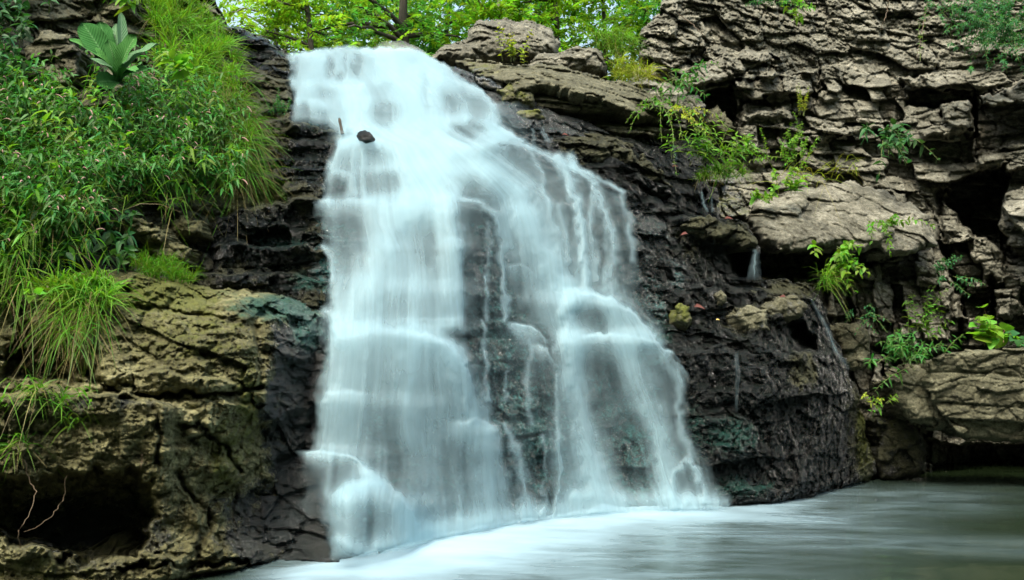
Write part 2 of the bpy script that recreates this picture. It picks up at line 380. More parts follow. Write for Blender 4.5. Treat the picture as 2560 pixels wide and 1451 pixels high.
def bed_depth(u, v, wd=10, jag=10, k=1.0, dk=1.0, fade=60):
    vv = v + jag * fbm2(u / 55, v / 200, 3, 91)
    Y = bed_f(u, v)
    for line, st, dec in LEDGES: Y = Y - k * lip(u, vv, line, st, wd, dec * dk, fade)
    for cx, cy, rx, ry, a_ in DOMES: Y = Y - a_ * np.exp(-((u - cx) / rx) ** 4 - (np.clip(cy - v, 0, None) / ry) ** 4 - (np.clip(v - cy, 0, None) / (2.2 * ry)) ** 2)
    return Y
BED_POLY = [(690, 150), (760, 128), (870, 120), (960, 122), (1050, 128), (1130, 165), (1210, 190), (1330, 250), (1480, 310), (1620, 420), (1700, 600), (1760, 800), (1860, 1000), (1950, 1270), (1600, 1300), (1200, 1340), (900, 1420), (640, 1480), (640, 1100), (760, 700), (760, 400), (680, 250)]
def water_side(u, v): return blob(u, v, [(1230, 500, 60, 200, .6), (1260, 800, 70, 150, .7), (820, 640, 60, 160, .8), (1680, 1000, 130, 300, .8), (1330, 1090, 80, 80, .8), (800, 330, 90, 40, .5)])
relief("streambed_rock", BED_POLY, lambda u, v: bed_depth(u, v, 10, 10, .75), lambda u, v, P: bedded(P, .42, .17, 11, .6, 0, .014) + crag(P, .3, 12, 1.4, .5, .25) + crag(P, .055, 13, 1.1, 1.1, .4), BEDR, 3.0, 30, .1, 1.2,
       attr=dict(wet=lambda u, v, P: np.full(len(u), .85), moss=lambda u, v, P: .15 + 0 * u, algae=lambda u, v, P: (.36 + .12 * sm(v, 600, 1000) + water_side(u, v) * .25) * sm(u, np.interp(v, [100, 1100, 1400], [720, 800, 860]) - 40, np.interp(v, [100, 1100, 1400], [740, 840, 900]))), seed=2)
tag(bpy.data.objects["streambed_rock"], "dark stepped bedrock that the main waterfall slides over", "bedrock")
# --- right cliff
CL_C = [(1560, -80, 9.6), (1800, -80, 9.8), (2200, -80, 10.2), (2600, -80, 9.8), (2900, -80, 8.8), (1620, 150, 9.0), (1850, 200, 9.2), (2200, 200, 9.5), (2560, 200, 9.0), (2800, 200, 8.3), (1620, 330, 8.6), (1900, 400, 8.9), (2200, 400, 9.1),
        (2560, 420, 8.9), (2850, 450, 8.0), (1500, 500, 8.2), (1800, 620, 8.3), (2100, 620, 8.5), (2400, 620, 8.8), (2600, 640, 8.5), (2900, 650, 7.6), (1800, 850, 8.2), (2100, 850, 8.4), (2350, 850, 8.7), (2600, 850, 8.6), (2900, 850, 7.7),
        (2000, 1050, 8.3), (2300, 1050, 8.6), (2600, 1080, 8.9), (2900, 1080, 8.0), (2000, 1220, 8.2), (2250, 1200, 8.6), (2560, 1210, 9.2), (2900, 1220, 8.4)]
cl_f = tps(CL_C)
PROT = [([(1725, 170), (1880, 120), (1950, 140), (1960, 190), (1840, 200), (1790, 210), (1730, 215)], .35), ([(1830, 195), (2040, 175), (2035, 240), (1850, 255)], .38),
        ([(2050, 180), (2100, 165), (2110, 245), (2050, 255)], .2), ([(2230, 190), (2400, 180), (2450, 235), (2300, 225)], .25), ([(2440, 235), (2560, 205), (2760, 190), (2760, 300), (2560, 260), (2450, 270)], .5),
        ([(2350, 250), (2435, 240), (2440, 330), (2350, 320)], .3), ([(2430, 380), (2560, 360), (2700, 370), (2700, 420), (2440, 425)], .35), ([(1850, 280), (1990, 270), (1990, 305), (1850, 300)], .18),
        ([(1960, 315), (2140, 325), (2140, 350), (2020, 360), (1970, 345)], .18), ([(2110, 310), (2260, 300), (2280, 330), (2120, 335)], .15), ([(1855, 310), (1960, 300), (1990, 420), (1860, 420)], .12), ([(2290, 320), (2430, 305), (2430, 345), (2300, 350)], .2),
        ([(2500, 490), (2620, 440), (2760, 450), (2760, 640), (2570, 600), (2510, 540)], .7), ([(2370, 590), (2500, 580), (2510, 700), (2390, 720)], .15), ([(2480, 700), (2560, 690), (2700, 690), (2700, 800), (2490, 800)], .3),
        ([(2220, 540), (2330, 530), (2370, 620), (2390, 720), (2380, 880), (2240, 880), (2140, 860), (2120, 690), (2200, 640)], .22), ([(2060, 690), (2130, 680), (2130, 860), (2070, 850)], .12), ([(1880, 700), (2060, 660), (2060, 700), (1900, 740)], .1),
        ([(2170, 480), (2300, 470), (2320, 530), (2200, 540)], .12)]
HOLES = [([(1740, 235), (1830, 205), (1850, 260), (1845, 400), (1800, 410), (1760, 330)], .7), ([(2260, 215), (2430, 235), (2430, 250), (2330, 275), (2260, 265)], .4), ([(2430, 430), (2530, 400), (2520, 470), (2500, 540), (2520, 610), (2560, 640), (2540, 660), (2440, 600), (2380, 540), (2350, 470)], 1.1),
         ([(2430, 240), (2445, 240), (2445, 350), (2428, 350)], .3), ([(1900, 630), (2060, 630), (2065, 690), (2000, 700), (1900, 695)], .8), ([(2400, 735), (2475, 730), (2475, 800), (2405, 800)], .6), ([(2400, 330), (2430, 320), (2440, 420), (2400, 430)], .15),
         ([(2300, 1080), (2420, 1110), (2800, 1115), (2800, 1180), (2330, 1190)], .8), ([(2200, 900), (2215, 900), (2215, 1000), (2200, 1000)], .2)]
def cl_depth(u, v):
    Y = cl_f(u, v)
    for k, (p, a) in enumerate(PROT): Y = Y - hole(u, v, p, a, 9, 9, 100 + k)
    for k, (p, a) in enumerate(HOLES): Y = Y + hole(u, v, p, a, 10, 9, 200 + k)
    return Y
def cl_disp(u, v, P):
    rub = 1 - sm(v + 30 * fbm2(u / 120, v / 120, 2, 8), 130, 260)
    thin = sm(v, 180, 300) * (1 - sm(v, 420, 520))
    low = sm(v, 420, 520)
    mx = sm(fbm2(P[:, 0] * .9 + 3, P[:, 2] * 1.5, 3, 38), -.45, .45)          # where the beds are thin, where the stone breaks in big lumps
    big = bedded(P, .40, .27, 39, 1.4, .04, .022) + .12 * fbm2(P[:, 0] * 1.1, P[:, 2] * 1.6, 3, 40)
    return big * (1 - .65 * rub) + rub * (crag(P, .5, 31, 1.15, 1.1, .45) + crag(P, .21, 30, 1.2, 1.0, .6) + crag(P, .08, 28, 1.2, .9, .6)) + thin * (bedded(P, .22, .10, 33, 1.15, -.05, .012) * (.15 + .75 * mx) + crag(P, .28, 29, 1.4, .9, .8) * (1.1 - mx) + crag(P, .12, 34, 1.6, .6)) \
        + low * (crag(P, .5, 35, 1.05, .6, .7) + bedded(P, .3, .3, 36, .5, .05, .016) + crag(P, .14, 37, 1.3, .6)) - cracks(u, v, CL_CR)
CL_CR = [([(1850, 260), (1845, 330), (1850, 430)], 6, .25), ([(2440, 240), (2436, 330), (2445, 400)], 7, .4), ([(2115, 640), (2125, 760), (2130, 860)], 7, .3), ([(2055, 690), (2060, 780), (2075, 850)], 5, .2), ([(2120, 690), (2240, 640), (2330, 620)], 5, .15), ([(2240, 700), (2340, 690), (2390, 720)], 4, .12), ([(2350, 480), (2350, 600), (2400, 740), (2400, 860)], 8, .3), ([(2480, 690), (2480, 800)], 5, .25),
         ([(2490, 740), (2700, 745)], 4, .2), ([(1730, 215), (1800, 205), (1880, 175), (1960, 150)], 4, .2), ([(1810, 165), (1835, 200)], 3, .15), ([(1850, 255), (1950, 262), (2040, 240)], 5, .25), ([(2050, 180), (2045, 260)], 4, .2), ([(1600, 190), (1700, 210), (1740, 240)], 8, .25), ([(1590, 260), (1700, 330), (1760, 340)], 10, .3), ([(2160, 860), (2240, 890), (2240, 960)], 7, .25), ([(2200, 860), (2330, 890)], 6, .2)]
CL_POLY = [(1690, -160), (1665, -30), (1650, 30), (1605, 70), (1590, 120), (1600, 165), (1560, 220), (1500, 300), (1450, 420), (1500, 700), (1750, 1000), (1900, 1230), (2200, 1230), (2560, 1230), (2950, 1240), (2950, -160)]
cm = lambda u, v, P: blob(u, v, [(1950, 690, 120, 60, .5), (1820, 520, 120, 90, .55), (2500, 300, 100, 60, .25), (2250, 560, 150, 60, .1), (2420, 1180, 200, 40, .5), (1760, 500, 60, 60, .5)])
cw_ = lambda u, v, P: blob(u, v, [(1740, 520, 170, 200, .8), (1700, 350, 150, 50, .5), (1950, 680, 90, 40, .5), (2480, 1180, 300, 60, .8), (2450, 500, 90, 110, .4), (2480, 330, 90, 60, .3)])
relief("cliff", CL_POLY, cl_depth, cl_disp, LIME, 2.3, 40, .35, 1.5, 10, 30, dict(wet=cw_, moss=cm, algae=zero), 3)
tag(bpy.data.objects["cliff"], "tall grey limestone cliff of broken bedded blocks and dark hollows", "cliff")
# --- boulders that lie in or on the cliff
def stone(name, label, poly, Yc, size, mat, rd=.3, rw=60, amp=.6, strat=1.3, cat="boulder", wet=0, moss=0, algae=0, tilt=(0, 0), seed=5, group=None, back=.5, jag=6, extra=None, step=2.6, bed=None):
    c = np.asarray(poly, float).mean(0)
    dep = lambda u, v: Yc + tilt[0] * (u - c[0]) / 100 + tilt[1] * (v - c[1]) / 100 + (extra(u, v) if extra else 0)
    top = np.asarray(poly, float)[:, 1].min(); bot = np.asarray(poly, float)[:, 1].max()
    o = relief(name, poly, dep, (lambda u, v, P: crag(P, size, seed, strat, amp) + bedded(P, *bed)) if bed else (lambda u, v, P: crag(P, size, seed, strat, amp)), mat, step, rw, rd, back, jag, 30,
               dict(wet=lambda u, v, P: wet + 0 * u, moss=lambda u, v, P: moss * (1.15 - .6 * (v - top) / (bot - top)), algae=lambda u, v, P: algae + 0 * u), seed)
    return tag(o, label, cat, group)
stone("boulder", "domed grey boulder capping the ledge just beside the top of the falls", [(1060, 150), (1100, 120), (1160, 97), (1165, 75), (1200, 53), (1260, 44), (1330, 50), (1385, 78), (1407, 108), (1395, 140), (1320, 160), (1240, 157), (1150, 158)], 8.4, .28, LIME, .5, 60, .75, 2.2, seed=41, tilt=(.1, -.3))
stone("boulder", "low broken rubble boulder between the domed capstone and the grass clump", [(1310, 172), (1340, 140), (1400, 128), (1470, 112), (1500, 125), (1520, 165), (1500, 190), (1400, 185)], 8.25, .16, LIME, .25, 30, .9, 2, seed=42)
stone("boulder", "big smooth tan block jutting over the dark hollow beside the trickle", [(1866, 545), (1895, 505), (1990, 470), (2090, 452), (2180, 462), (2260, 500), (2320, 540), (2345, 610), (2260, 640), (2150, 622), (2060, 622), (1965, 626), (1905, 606)], 7.75, .55, LIME, .35, 40, .42, 1.3, seed=43, moss=.1, tilt=(0.1, -.5))
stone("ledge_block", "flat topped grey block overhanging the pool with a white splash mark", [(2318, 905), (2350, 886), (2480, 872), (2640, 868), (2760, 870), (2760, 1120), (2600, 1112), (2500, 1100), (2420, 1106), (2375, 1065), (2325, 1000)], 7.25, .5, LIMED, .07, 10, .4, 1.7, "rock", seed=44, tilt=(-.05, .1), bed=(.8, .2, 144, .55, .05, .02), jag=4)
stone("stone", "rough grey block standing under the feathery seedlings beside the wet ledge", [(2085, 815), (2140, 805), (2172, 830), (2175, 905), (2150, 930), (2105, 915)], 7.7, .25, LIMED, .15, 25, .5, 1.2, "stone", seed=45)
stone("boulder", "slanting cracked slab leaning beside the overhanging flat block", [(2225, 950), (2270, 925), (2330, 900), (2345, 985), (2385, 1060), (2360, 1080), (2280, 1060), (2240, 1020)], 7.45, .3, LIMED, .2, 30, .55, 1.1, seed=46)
stone("boulder", "dark low rock wedged at the waterline between moss streak and cavity", [(2190, 1045), (2250, 1040), (2300, 1075), (2320, 1130), (2300, 1190), (2200, 1200)], 7.9, .3, WETR, .2, 30, .6, 1.1, seed=47, wet=.45, moss=.4)
stone("boulder", "rounded tan boulder lodged left of the dark vertical hollow", [(1660, 255), (1690, 235), (1745, 232), (1770, 265), (1765, 300), (1700, 298)], 8.15, .3, LIME, .25, 30, .5, 1.5, seed=48)
stone("stone", "small brown stone sitting inside the dark vertical hollow", [(1765, 275), (1800, 268), (1835, 300), (1840, 330), (1800, 345), (1775, 315)], 8.7, .14, LIMED, .12, 16, .6, 1.5, "stone", seed=49)
# --- overhanging slab ledge and the recess beneath it
SL_POLY = [(1130, 150), (1200, 148), (1300, 158), (1400, 162), (1490, 185), (1545, 200), (1640, 235), (1700, 300), (1640, 300), (1590, 285), (1540, 262), (1460, 240), (1400, 225), (1340, 215), (1285, 232), (1250, 205), (1190, 190)]
sl_f = tps([(1130, 150, 8.0), (1280, 160, 7.8), (1480, 185, 7.9), (1640, 235, 8.0), (1280, 225, 7.2), (1450, 225, 7.25), (1560, 262, 7.35), (1640, 290, 7.6)])
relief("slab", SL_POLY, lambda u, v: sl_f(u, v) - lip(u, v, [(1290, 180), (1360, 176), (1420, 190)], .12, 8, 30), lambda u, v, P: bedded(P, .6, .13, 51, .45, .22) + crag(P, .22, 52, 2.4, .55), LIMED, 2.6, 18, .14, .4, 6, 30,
       dict(wet=lambda u, v, P: blob(u, v, [(1180, 190, 60, 30, .7)]), moss=lambda u, v, P: blob(u, v, [(1200, 170, 90, 30, .55)]), algae=zero), 51)
tag(bpy.data.objects["slab"], "long tan slab roofing the dark recess right of the upper falls", "rock")
RC_POLY = [(1230, 190), (1400, 200), (1700, 270), (1720, 330), (1640, 345), (1500, 330), (1330, 330), (1240, 320), (1215, 250)]
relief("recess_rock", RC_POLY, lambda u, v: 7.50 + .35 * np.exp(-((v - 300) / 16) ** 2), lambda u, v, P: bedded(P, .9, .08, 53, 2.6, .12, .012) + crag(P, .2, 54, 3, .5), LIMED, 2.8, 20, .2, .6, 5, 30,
       dict(wet=lambda u, v, P: .35 + 0 * u, moss=lambda u, v, P: .1 + 0 * u, algae=zero), 53)
tag(bpy.data.objects["recess_rock"], "thin dark rock layers at the back of the recess under the slab", "rock")
for k, (p, Yc, lab) in enumerate([([(1245, 222), (1290, 205), (1340, 240), (1338, 268), (1280, 272), (1250, 255)], 7.25, "mossy flat stone, upper one of the pile beside the upper falls"),
                               ([(1268, 285), (1310, 270), (1345, 275), (1372, 300), (1330, 308), (1275, 302)], 7.15, "mossy wedge stone at the bottom of the pile beside the upper falls"),
                               ([(1180, 190), (1230, 192), (1262, 225), (1240, 240), (1195, 215)], 7.35, "dark wet stone where the slab meets the upper falls")]):
    stone("stone", lab, p, Yc, .2, LIMED, .12, 16, .6, 2.2, "stone", .3 if k < 2 else .8, .65 if k < 2 else .3, 0, seed=55 + k, group="stones piled beside the upper falls")
# --- wet mossy ledge right of the falls
WL_C = [(1270, 320, 7.2), (1380, 330, 7.3), (1560, 330, 7.6), (1700, 360, 7.9), (1400, 400, 6.95), (1560, 440, 7.0), (1720, 440, 7.5), (1580, 540, 6.85), (1760, 540, 7.3), (1880, 600, 7.3), (1600, 700, 6.7), (1750, 700, 6.9), (1900, 700, 7.3), (2030, 700, 7.5),
        (1680, 860, 6.45), (1850, 860, 6.6), (2000, 870, 6.9), (2100, 860, 7.5), (1720, 1000, 6.35), (1900, 1000, 6.4), (2080, 1000, 6.9), (2180, 1000, 7.8), (1800, 1258, 6.22), (1950, 1252, 6.4), (2080, 1218, 7.1), (2190, 1190, 8.1)]
wl_f = tps(WL_C)
WLL = [([(1340, 365), (1400, 350), (1480, 345), (1560, 365), (1620, 410)], .22, 60), ([(1600, 440), (1700, 480)], .12, 50), ([(1700, 545), (1790, 545), (1850, 590), (1895, 618)], .35, 35), ([(1640, 560), (1720, 580)], .1, 50),
       ([(1680, 725), (1790, 715), (1900, 722), (2040, 740)], .2, 50), ([(1900, 790), (2000, 770), (2020, 800)], .2, 40), ([(1690, 870), (1800, 872), (1960, 880), (2090, 880)], .22, 120), ([(1760, 1050), (1850, 1045)], .1, 80), ([(1800, 1210), (1920, 1215)], .12, 40), ([(1520, 390), (1590, 420), (1660, 470)], .15, 40)]
def wl_depth(u, v):
    Y = wl_f(u, v); vv = v + 9 * fbm2(u / 45, v / 120, 3, 93)
    for l, s, d in WLL: Y = Y - lip(u, vv, l, s, 12, d, 40)
    for k, (p, a) in enumerate([([(1800, 610), (1895, 630), (1900, 690), (1830, 690)], .45), ([(1950, 800), (2020, 800), (2050, 880), (1990, 870)], .4), ([(1560, 420), (1680, 500), (1650, 520), (1560, 450)], .15), ([(1730, 490), (1770, 470), (1780, 530), (1745, 530)], .25)]):
        Y = Y + hole(u, v, p, a, 14, 9, 300 + k)
    return Y
WL_POLY = [(1230, 330), (1290, 305), (1400, 318), (1520, 320), (1640, 340), (1720, 400), (1790, 470), (1800, 540), (1865, 560), (1897, 615), (1900, 690), (2030, 705), (2060, 760), (2085, 830), (2110, 900), (2150, 1000), (2170, 1100), (2195, 1195), (2080, 1235), (1950, 1262), (1700, 1290), (1640, 1000), (1560, 800), (1540, 560), (1400, 450), (1300, 400)]
dry = [(1480, 360, 90, 35, .9), (1560, 330, 90, 25, .7), (1830, 580, 60, 30, .9), (1980, 720, 80, 30, .8), (1960, 760, 60, 30, .8), (1870, 800, 70, 40, .6), (2150, 1060, 40, 160, .6), (2010, 930, 40, 50, .8), (1720, 600, 40, 60, .45)]
wl_wet = lambda u, v, P: .95 - blob(u, v, dry)
wl_moss = lambda u, v, P: blob(u, v, [(1400, 320, 100, 20, .6), (1490, 355, 120, 30, .4), (1840, 570, 60, 25, .45), (1720, 800, 120, 60, .4), (2165, 1080, 26, 170, 1.3), (1750, 650, 100, 100, .35), (2000, 1050, 140, 180, .36), (1600, 340, 100, 30, .4)])
wl_alg = lambda u, v, P: blob(u, v, [(1830, 1090, 100, 60, .85), (1730, 1080, 70, 120, .6), (1850, 1220, 110, 40, .8), (1640, 860, 60, 110, .7), (1620, 730, 50, 70, .5)])
relief("wet_ledge", WL_POLY, wl_depth, lambda u, v, P: bedded(P, .5, .2, 66, .55, -.1, .014) + crag(P, .42, 61, 1.3, .5, .25) + crag(P, .13, 62, 1.2, .8, .3) + crag(P, .05, 65, 1.1, 1.2, .4) + .03 * fbm2(P[:, 0] * 18, P[:, 2] * 18, 3, 64), WETR, 2.3, 30, .2, 1.0, 8, 35, dict(wet=wl_wet, moss=wl_moss, algae=wl_alg), 61)
tag(bpy.data.objects["wet_ledge"], "glistening dark rock face with moss patches between the falls and dry cliff", "rock")
for k, (p, Yc, lab, sz, ms) in enumerate([([(1682, 765), (1700, 752), (1725, 765), (1735, 800), (1715, 815), (1690, 805)], 6.35, "moss covered knob of stone beside the red leaf on the wet ledge", .12, .8),
                                      ([(1780, 735), (1800, 722), (1820, 738), (1815, 760), (1790, 765)], 6.6, "small round tan stone on the wet ledge above the red leaf", .1, .2),
                                      ([(1900, 765), (1940, 745), (1985, 740), (2018, 765), (2010, 795), (1970, 805), (1920, 795)], 6.75, "flat tan stone carrying fallen leaves on the wet ledge", .2, .1),
                                      ([(1825, 790), (1870, 760), (1915, 775), (1925, 830), (1880, 835)], 6.6, "brown mossy lump below the flat leaf strewn stone", .18, .35)]):
    stone("stone", lab, p, Yc, sz, LIMED, .1, 18, .5, 1.3, "stone", .3, ms, 0, seed=65 + k, group="stones on the wet ledge", back=.25)
stone("boulder", "round dark dripping rock between the mossy stones and the bright little spill", [(1262, 335), (1290, 318), (1345, 316), (1378, 335), (1372, 366), (1320, 372), (1280, 365)], 7.0, .2, WETR, .15, 20, .6, 1.3, seed=161, wet=.95, algae=.2, back=.4)
stone("ledge_rock", "ochre mossy ledge rock below the dark recess", [(1340, 378), (1400, 350), (1480, 338), (1545, 345), (1600, 380), (1660, 430), (1690, 470), (1620, 455), (1560, 415), (1480, 402), (1400, 390)], 6.95, .3, WETR, .16, 26, 1.15, 1.5, "rock", seed=162, wet=.1, moss=.33, back=.5, jag=12)
stone("ledge_rock", "pointed tan ledge that the clear spout pours off", [(1690, 572), (1720, 545), (1770, 540), (1835, 560), (1880, 592), (1900, 620), (1850, 618), (1800, 604), (1740, 592)], 6.86, .28, WETR, .12, 16, .9, 1.8, "rock", seed=163, wet=.28, moss=.25, back=.5, jag=9)
# --- dark ledges between the grassy bank and the falls
DL_C = [(480, 780, 5.1), (660, 760, 5.2), (840, 760, 5.15), (480, 600, 5.35), (680, 600, 5.5), (830, 600, 5.45), (500, 480, 5.6), (680, 480, 5.8), (820, 480, 5.7), (600, 330, 6.0), (740, 330, 6.2), (880, 345, 6.25), (600, 180, 6.5), (740, 190, 6.75), (560, 60, 7.1), (720, 130, 7.2)]
dl_f = tps(DL_C)
DLL = [([(740, 300), (860, 320), (890, 345)], .2, 60), ([(640, 400), (830, 400)], .12, 60), ([(560, 540), (700, 505), (840, 498)], .3, 70), ([(560, 610), (840, 618)], .2, 50), ([(500, 680), (840, 692)], .2, 60), ([(620, 300), (740, 300)], .12, 50), ([(560, 75), (640, 85), (720, 140)], .2, 50), ([(590, 190), (730, 195)], .2, 60), ([(600, 245), (720, 250)], .15, 40), ([(640, 340), (800, 350)], .15, 50), ([(630, 440), (760, 445)], .12, 60)]
def dl_depth(u, v):
    Y = dl_f(u, v); vv = v + 12 * fbm2(u / 50, v / 150, 3, 94)
    for l, s, d in DLL: Y = Y - lip(u, vv, l, s, 10, d, 40)
    return Y
DL_POLY = [(545, 60), (600, 66), (650, 90), (720, 130), (735, 190), (735, 300), (820, 305), (880, 345), (845, 360), (825, 430), (812, 500), (818, 560), (828, 620), (832, 690), (820, 790), (700, 830), (450, 800), (420, 600), (480, 480), (520, 300), (540, 150)]
relief("dark_ledge", DL_POLY, dl_depth, lambda u, v, P: bedded(P, .4, .14, 71, .8, -.05, .016) + crag(P, .26, 72, 1.5, .6, .3) + crag(P, .055, 73, 1.1, 1.1, .4), WETR, 2.8, 16, .12, 1.0, 7, 30,
       dict(wet=lambda u, v, P: blob(u, v, [(640, 600, 250, 130, .95), (770, 400, 110, 110, .9), (650, 110, 120, 60, .9), (660, 700, 200, 60, .8)]), moss=lambda u, v, P: blob(u, v, [(660, 490, 60, 30, .9), (680, 260, 60, 60, .5), (620, 230, 60, 40, .4), (640, 520, 60, 20, .6), (700, 220, 30, 80, .4)]),
            algae=lambda u, v, P: blob(u, v, [(790, 320, 90, 30, .45), (700, 610, 140, 24, .6), (780, 700, 80, 40, .8), (720, 530, 80, 50, .25), (600, 650, 200, 90, .3)])), 71)
tag(bpy.data.objects["dark_ledge"], "black wet stepped ledges between the grassy bank and the falls", "rock")
for k, (p, Yc, lab) in enumerate([([(555, 72), (590, 62), (650, 90), (715, 130), (735, 175), (680, 160), (610, 135), (570, 110)], 6.85, "black wet slab, upper of two slanting down to the lip of the falls"), ([(590, 140), (640, 150), (720, 175), (738, 200), (700, 215), (620, 200), (585, 175)], 6.6, "black wet slab, lower of two slanting down to the lip of the falls")]):
    stone("slab", lab, p, Yc, .3, WETR, .15, 14, .5, 2.5, "rock", 1, 0, 0, seed=75 + k, group="black slabs above the lip")
def pebble(lab, u_, v_, Yc, sx, sy, sz, mat, seed, wet):
    nu, nv = 48, 26; th, ph = np.meshgrid(np.linspace(0, 2 * np.pi, nu + 1), np.linspace(0.02, np.pi - .02, nv)); D = np.stack([np.cos(th) * np.sin(ph), np.sin(th) * np.sin(ph), np.cos(ph)], -1).reshape(-1, 3)
    fn = np.random.default_rng(seed).normal(0, 1, (34, 3)); fn /= np.linalg.norm(fn, axis=1, keepdims=True); r = np.min(np.where(D @ fn.T > .05, .82 / np.maximum(D @ fn.T, .05), 9), 1); r = np.minimum(r, 1.12) + .11 * fbm(D[:, 0] * 3, D[:, 1] * 3, D[:, 2] * 3, 4, seed)
    o = mesh_np("stone", D * r[:, None] * np.array([sx, sy, sz]), gridF(nu + 1, nv), mat, None, True, dict(wet=np.full(len(D), wet), moss=np.zeros(len(D)), algae=np.zeros(len(D))))
    o.location = at(np.array([float(u_)]), np.array([float(v_)]), np.array([Yc]))[0]; o.rotation_euler = (.2, .25, .3); return tag(o, lab, "stone")
pebble("lone black stone sitting in the white water on the upper step", 914, 343, 5.78, .07, .06, .052, WETR, 14, 2.5)
# --- grassy bank
BK_C = [(-300, -150, 4.9), (100, -150, 6.0), (500, -150, 7.4), (0, 50, 5.3), (300, 40, 6.1), (560, 60, 6.9), (-300, 300, 4.2), (0, 300, 4.9), (300, 300, 5.3), (600, 300, 6.05), (0, 600, 4.45), (300, 560, 4.8), (480, 560, 5.3), (0, 780, 4.35), (300, 720, 4.7), (500, 740, 5.1), (-300, 700, 3.9)]
bk_f = tps(BK_C)
BK_POLY = [(-400, -170), (440, -170), (500, -60), (540, 30), (585, 100), (610, 200), (650, 300), (650, 420), (640, 500), (560, 560), (540, 700), (520, 800), (-400, 830)]
relief("earth_bank", BK_POLY, bk_f, lambda u, v, P: crag(P, .45, 81, 1.7, .8, .8) + crag(P, .12, 82, 1.7, .6), LIMED, 3.2, 30, .2, 1.2, 10, 40,
       dict(wet=lambda u, v, P: .15 + .3 * sm(v, 350, 620), moss=lambda u, v, P: .15 + 0 * u, algae=zero), 81)
tag(bpy.data.objects["earth_bank"], "steep rocky bank under the weeds left of the falls", "bank")
for k, (p, Yc, lab) in enumerate([([(60, 120), (110, 75), (170, 90), (210, 140), (190, 215), (110, 225), (70, 190)], 5.0, "grey weathered rock showing left of the big leafed mullein"), ([(255, 545), (300, 535), (360, 550), (410, 580), (405, 610), (340, 600), (290, 590)], 4.72, "brown block under the overhanging weeds above the mossy boulder"),
                               ([(420, 560), (455, 540), (505, 555), (510, 590), (460, 600), (425, 590)], 5.0, "tan broken stone at the foot of the grass beside black ledges"), ([(500, 530), (540, 495), (600, 480), (640, 500), (610, 540), (540, 560)], 5.5, "ochre ledge stone below the drooping grass above black ledges"),
                               ([(170, 225), (240, 215), (290, 235), (280, 280), (200, 285)], 4.95, "pale rock face peeping out just below the mullein"), ([(340, 600), (420, 600), (480, 620), (470, 660), (400, 660)], 4.85, "tan stone behind the short grass tuft on the boulder"), ([(140, -30), (330, -40), (350, 40), (240, 60), (150, 40)], 5.9, "grey ledge rock above the mullein at the top")]):
    stone("stone", lab, p, Yc, .28, LIMED if k in (0, 4, 6) else TAN, .15, 20, .7, 1.8, "rock", .1 if k else 0, .15, 0, seed=85 + k, group="rocks showing on the bank")
# --- big mossy boulder in front of the bank
BO_C = [(-200, 690, 4.3), (0, 700, 4.3), (300, 685, 4.5), (540, 725, 4.75), (770, 752, 5.05), (810, 800, 4.98), (-200, 850, 3.9), (0, 850, 4.0), (300, 830, 4.15), (560, 830, 4.3), (670, 850, 4.5), (800, 900, 4.98), (-200, 960, 3.85), (0, 960, 3.95), (300, 960, 4.05), (620, 960, 4.2), (700, 1000, 4.55), (795, 1050, 4.95),
        (-200, 1150, 3.75), (0, 1150, 3.85), (300, 1150, 3.95), (560, 1150, 4.15), (650, 1150, 4.45), (760, 1200, 4.75), (300, 1300, 4.05), (560, 1300, 4.2), (720, 1320, 4.55), (-200, 1460, 3.72), (0, 1450, 3.76), (300, 1440, 3.85), (560, 1430, 3.98), (700, 1400, 4.3)]
bo_f = tps(BO_C)
def bo_depth(u, v):
    n = fbm2(u / 60, v / 90, 4, 95); Y = bo_f(u, v); vv = v + 16 * n
    for l, s, d in [([(230, 960), (380, 930), (520, 940), (650, 965)], .10, 40), ([(-200, 985), (100, 975), (330, 995), (400, 1000)], .26, 260), ([(380, 1000), (450, 1010), (640, 1000)], .08, 60), ([(420, 790), (520, 830)], .06, 60), ([(560, 760), (700, 790), (800, 775)], .12, 60), ([(-200, 845), (20, 850)], .1, 70), ([(0, 1330), (250, 1390), (420, 1390)], .25, 160)]:
        Y = Y - lip(u, vv, l, s, 14, d, 60)
    for k, (p, a) in enumerate([([(-300, 1195), (150, 1180), (240, 1165), (350, 1165), (385, 1200), (400, 1290), (350, 1400), (190, 1425), (100, 1370), (-300, 1390)], .55), ([(225, 940), (250, 985), (380, 1003), (330, 965)], .12), ([(430, 1060), (520, 1050), (520, 1090), (450, 1100)], .08), ([(0, 860), (60, 800), (200, 830), (240, 960), (100, 970), (0, 960)], .3), ([(280, 1395), (420, 1400), (620, 1385), (640, 1420), (300, 1430)], .25), ([(390, 730), (450, 740), (450, 800), (390, 790)], .07)]):
        Y = Y + hole(u, v, p, a, 26, 16, 400 + k)
    return Y + cracks(u, v, [([(225, 942), (300, 990), (380, 1000), (430, 985), (560, 985), (650, 970)], 7, .14), ([(490, 1060), (560, 1110), (600, 1180)], 5, .1), ([(300, 760), (420, 775), (560, 800)], 6, .06), ([(0, 900), (120, 880), (220, 930)], 8, .15), ([(640, 800), (660, 900), (640, 1000), (660, 1100)], 12, .08), ([(330, 940), (335, 985)], 4, .06), ([(380, 1000), (400, 1080), (390, 1160)], 7, .08), ([(440, 1180), (520, 1300), (500, 1390)], 9, .1), ([(230, 700), (240, 800), (230, 930)], 10, .1)], 97)
BO_POLY = [(-350, 690), (0, 700), (120, 690), (250, 672), (330, 680), (420, 690), (490, 712), (560, 722), (680, 735), (770, 748), (812, 775), (826, 830), (812, 890), (800, 960), (795, 1060), (785, 1120), (750, 1180), (752, 1290), (740, 1370), (690, 1405), (560, 1435), (300, 1462), (0, 1490), (-350, 1500)]
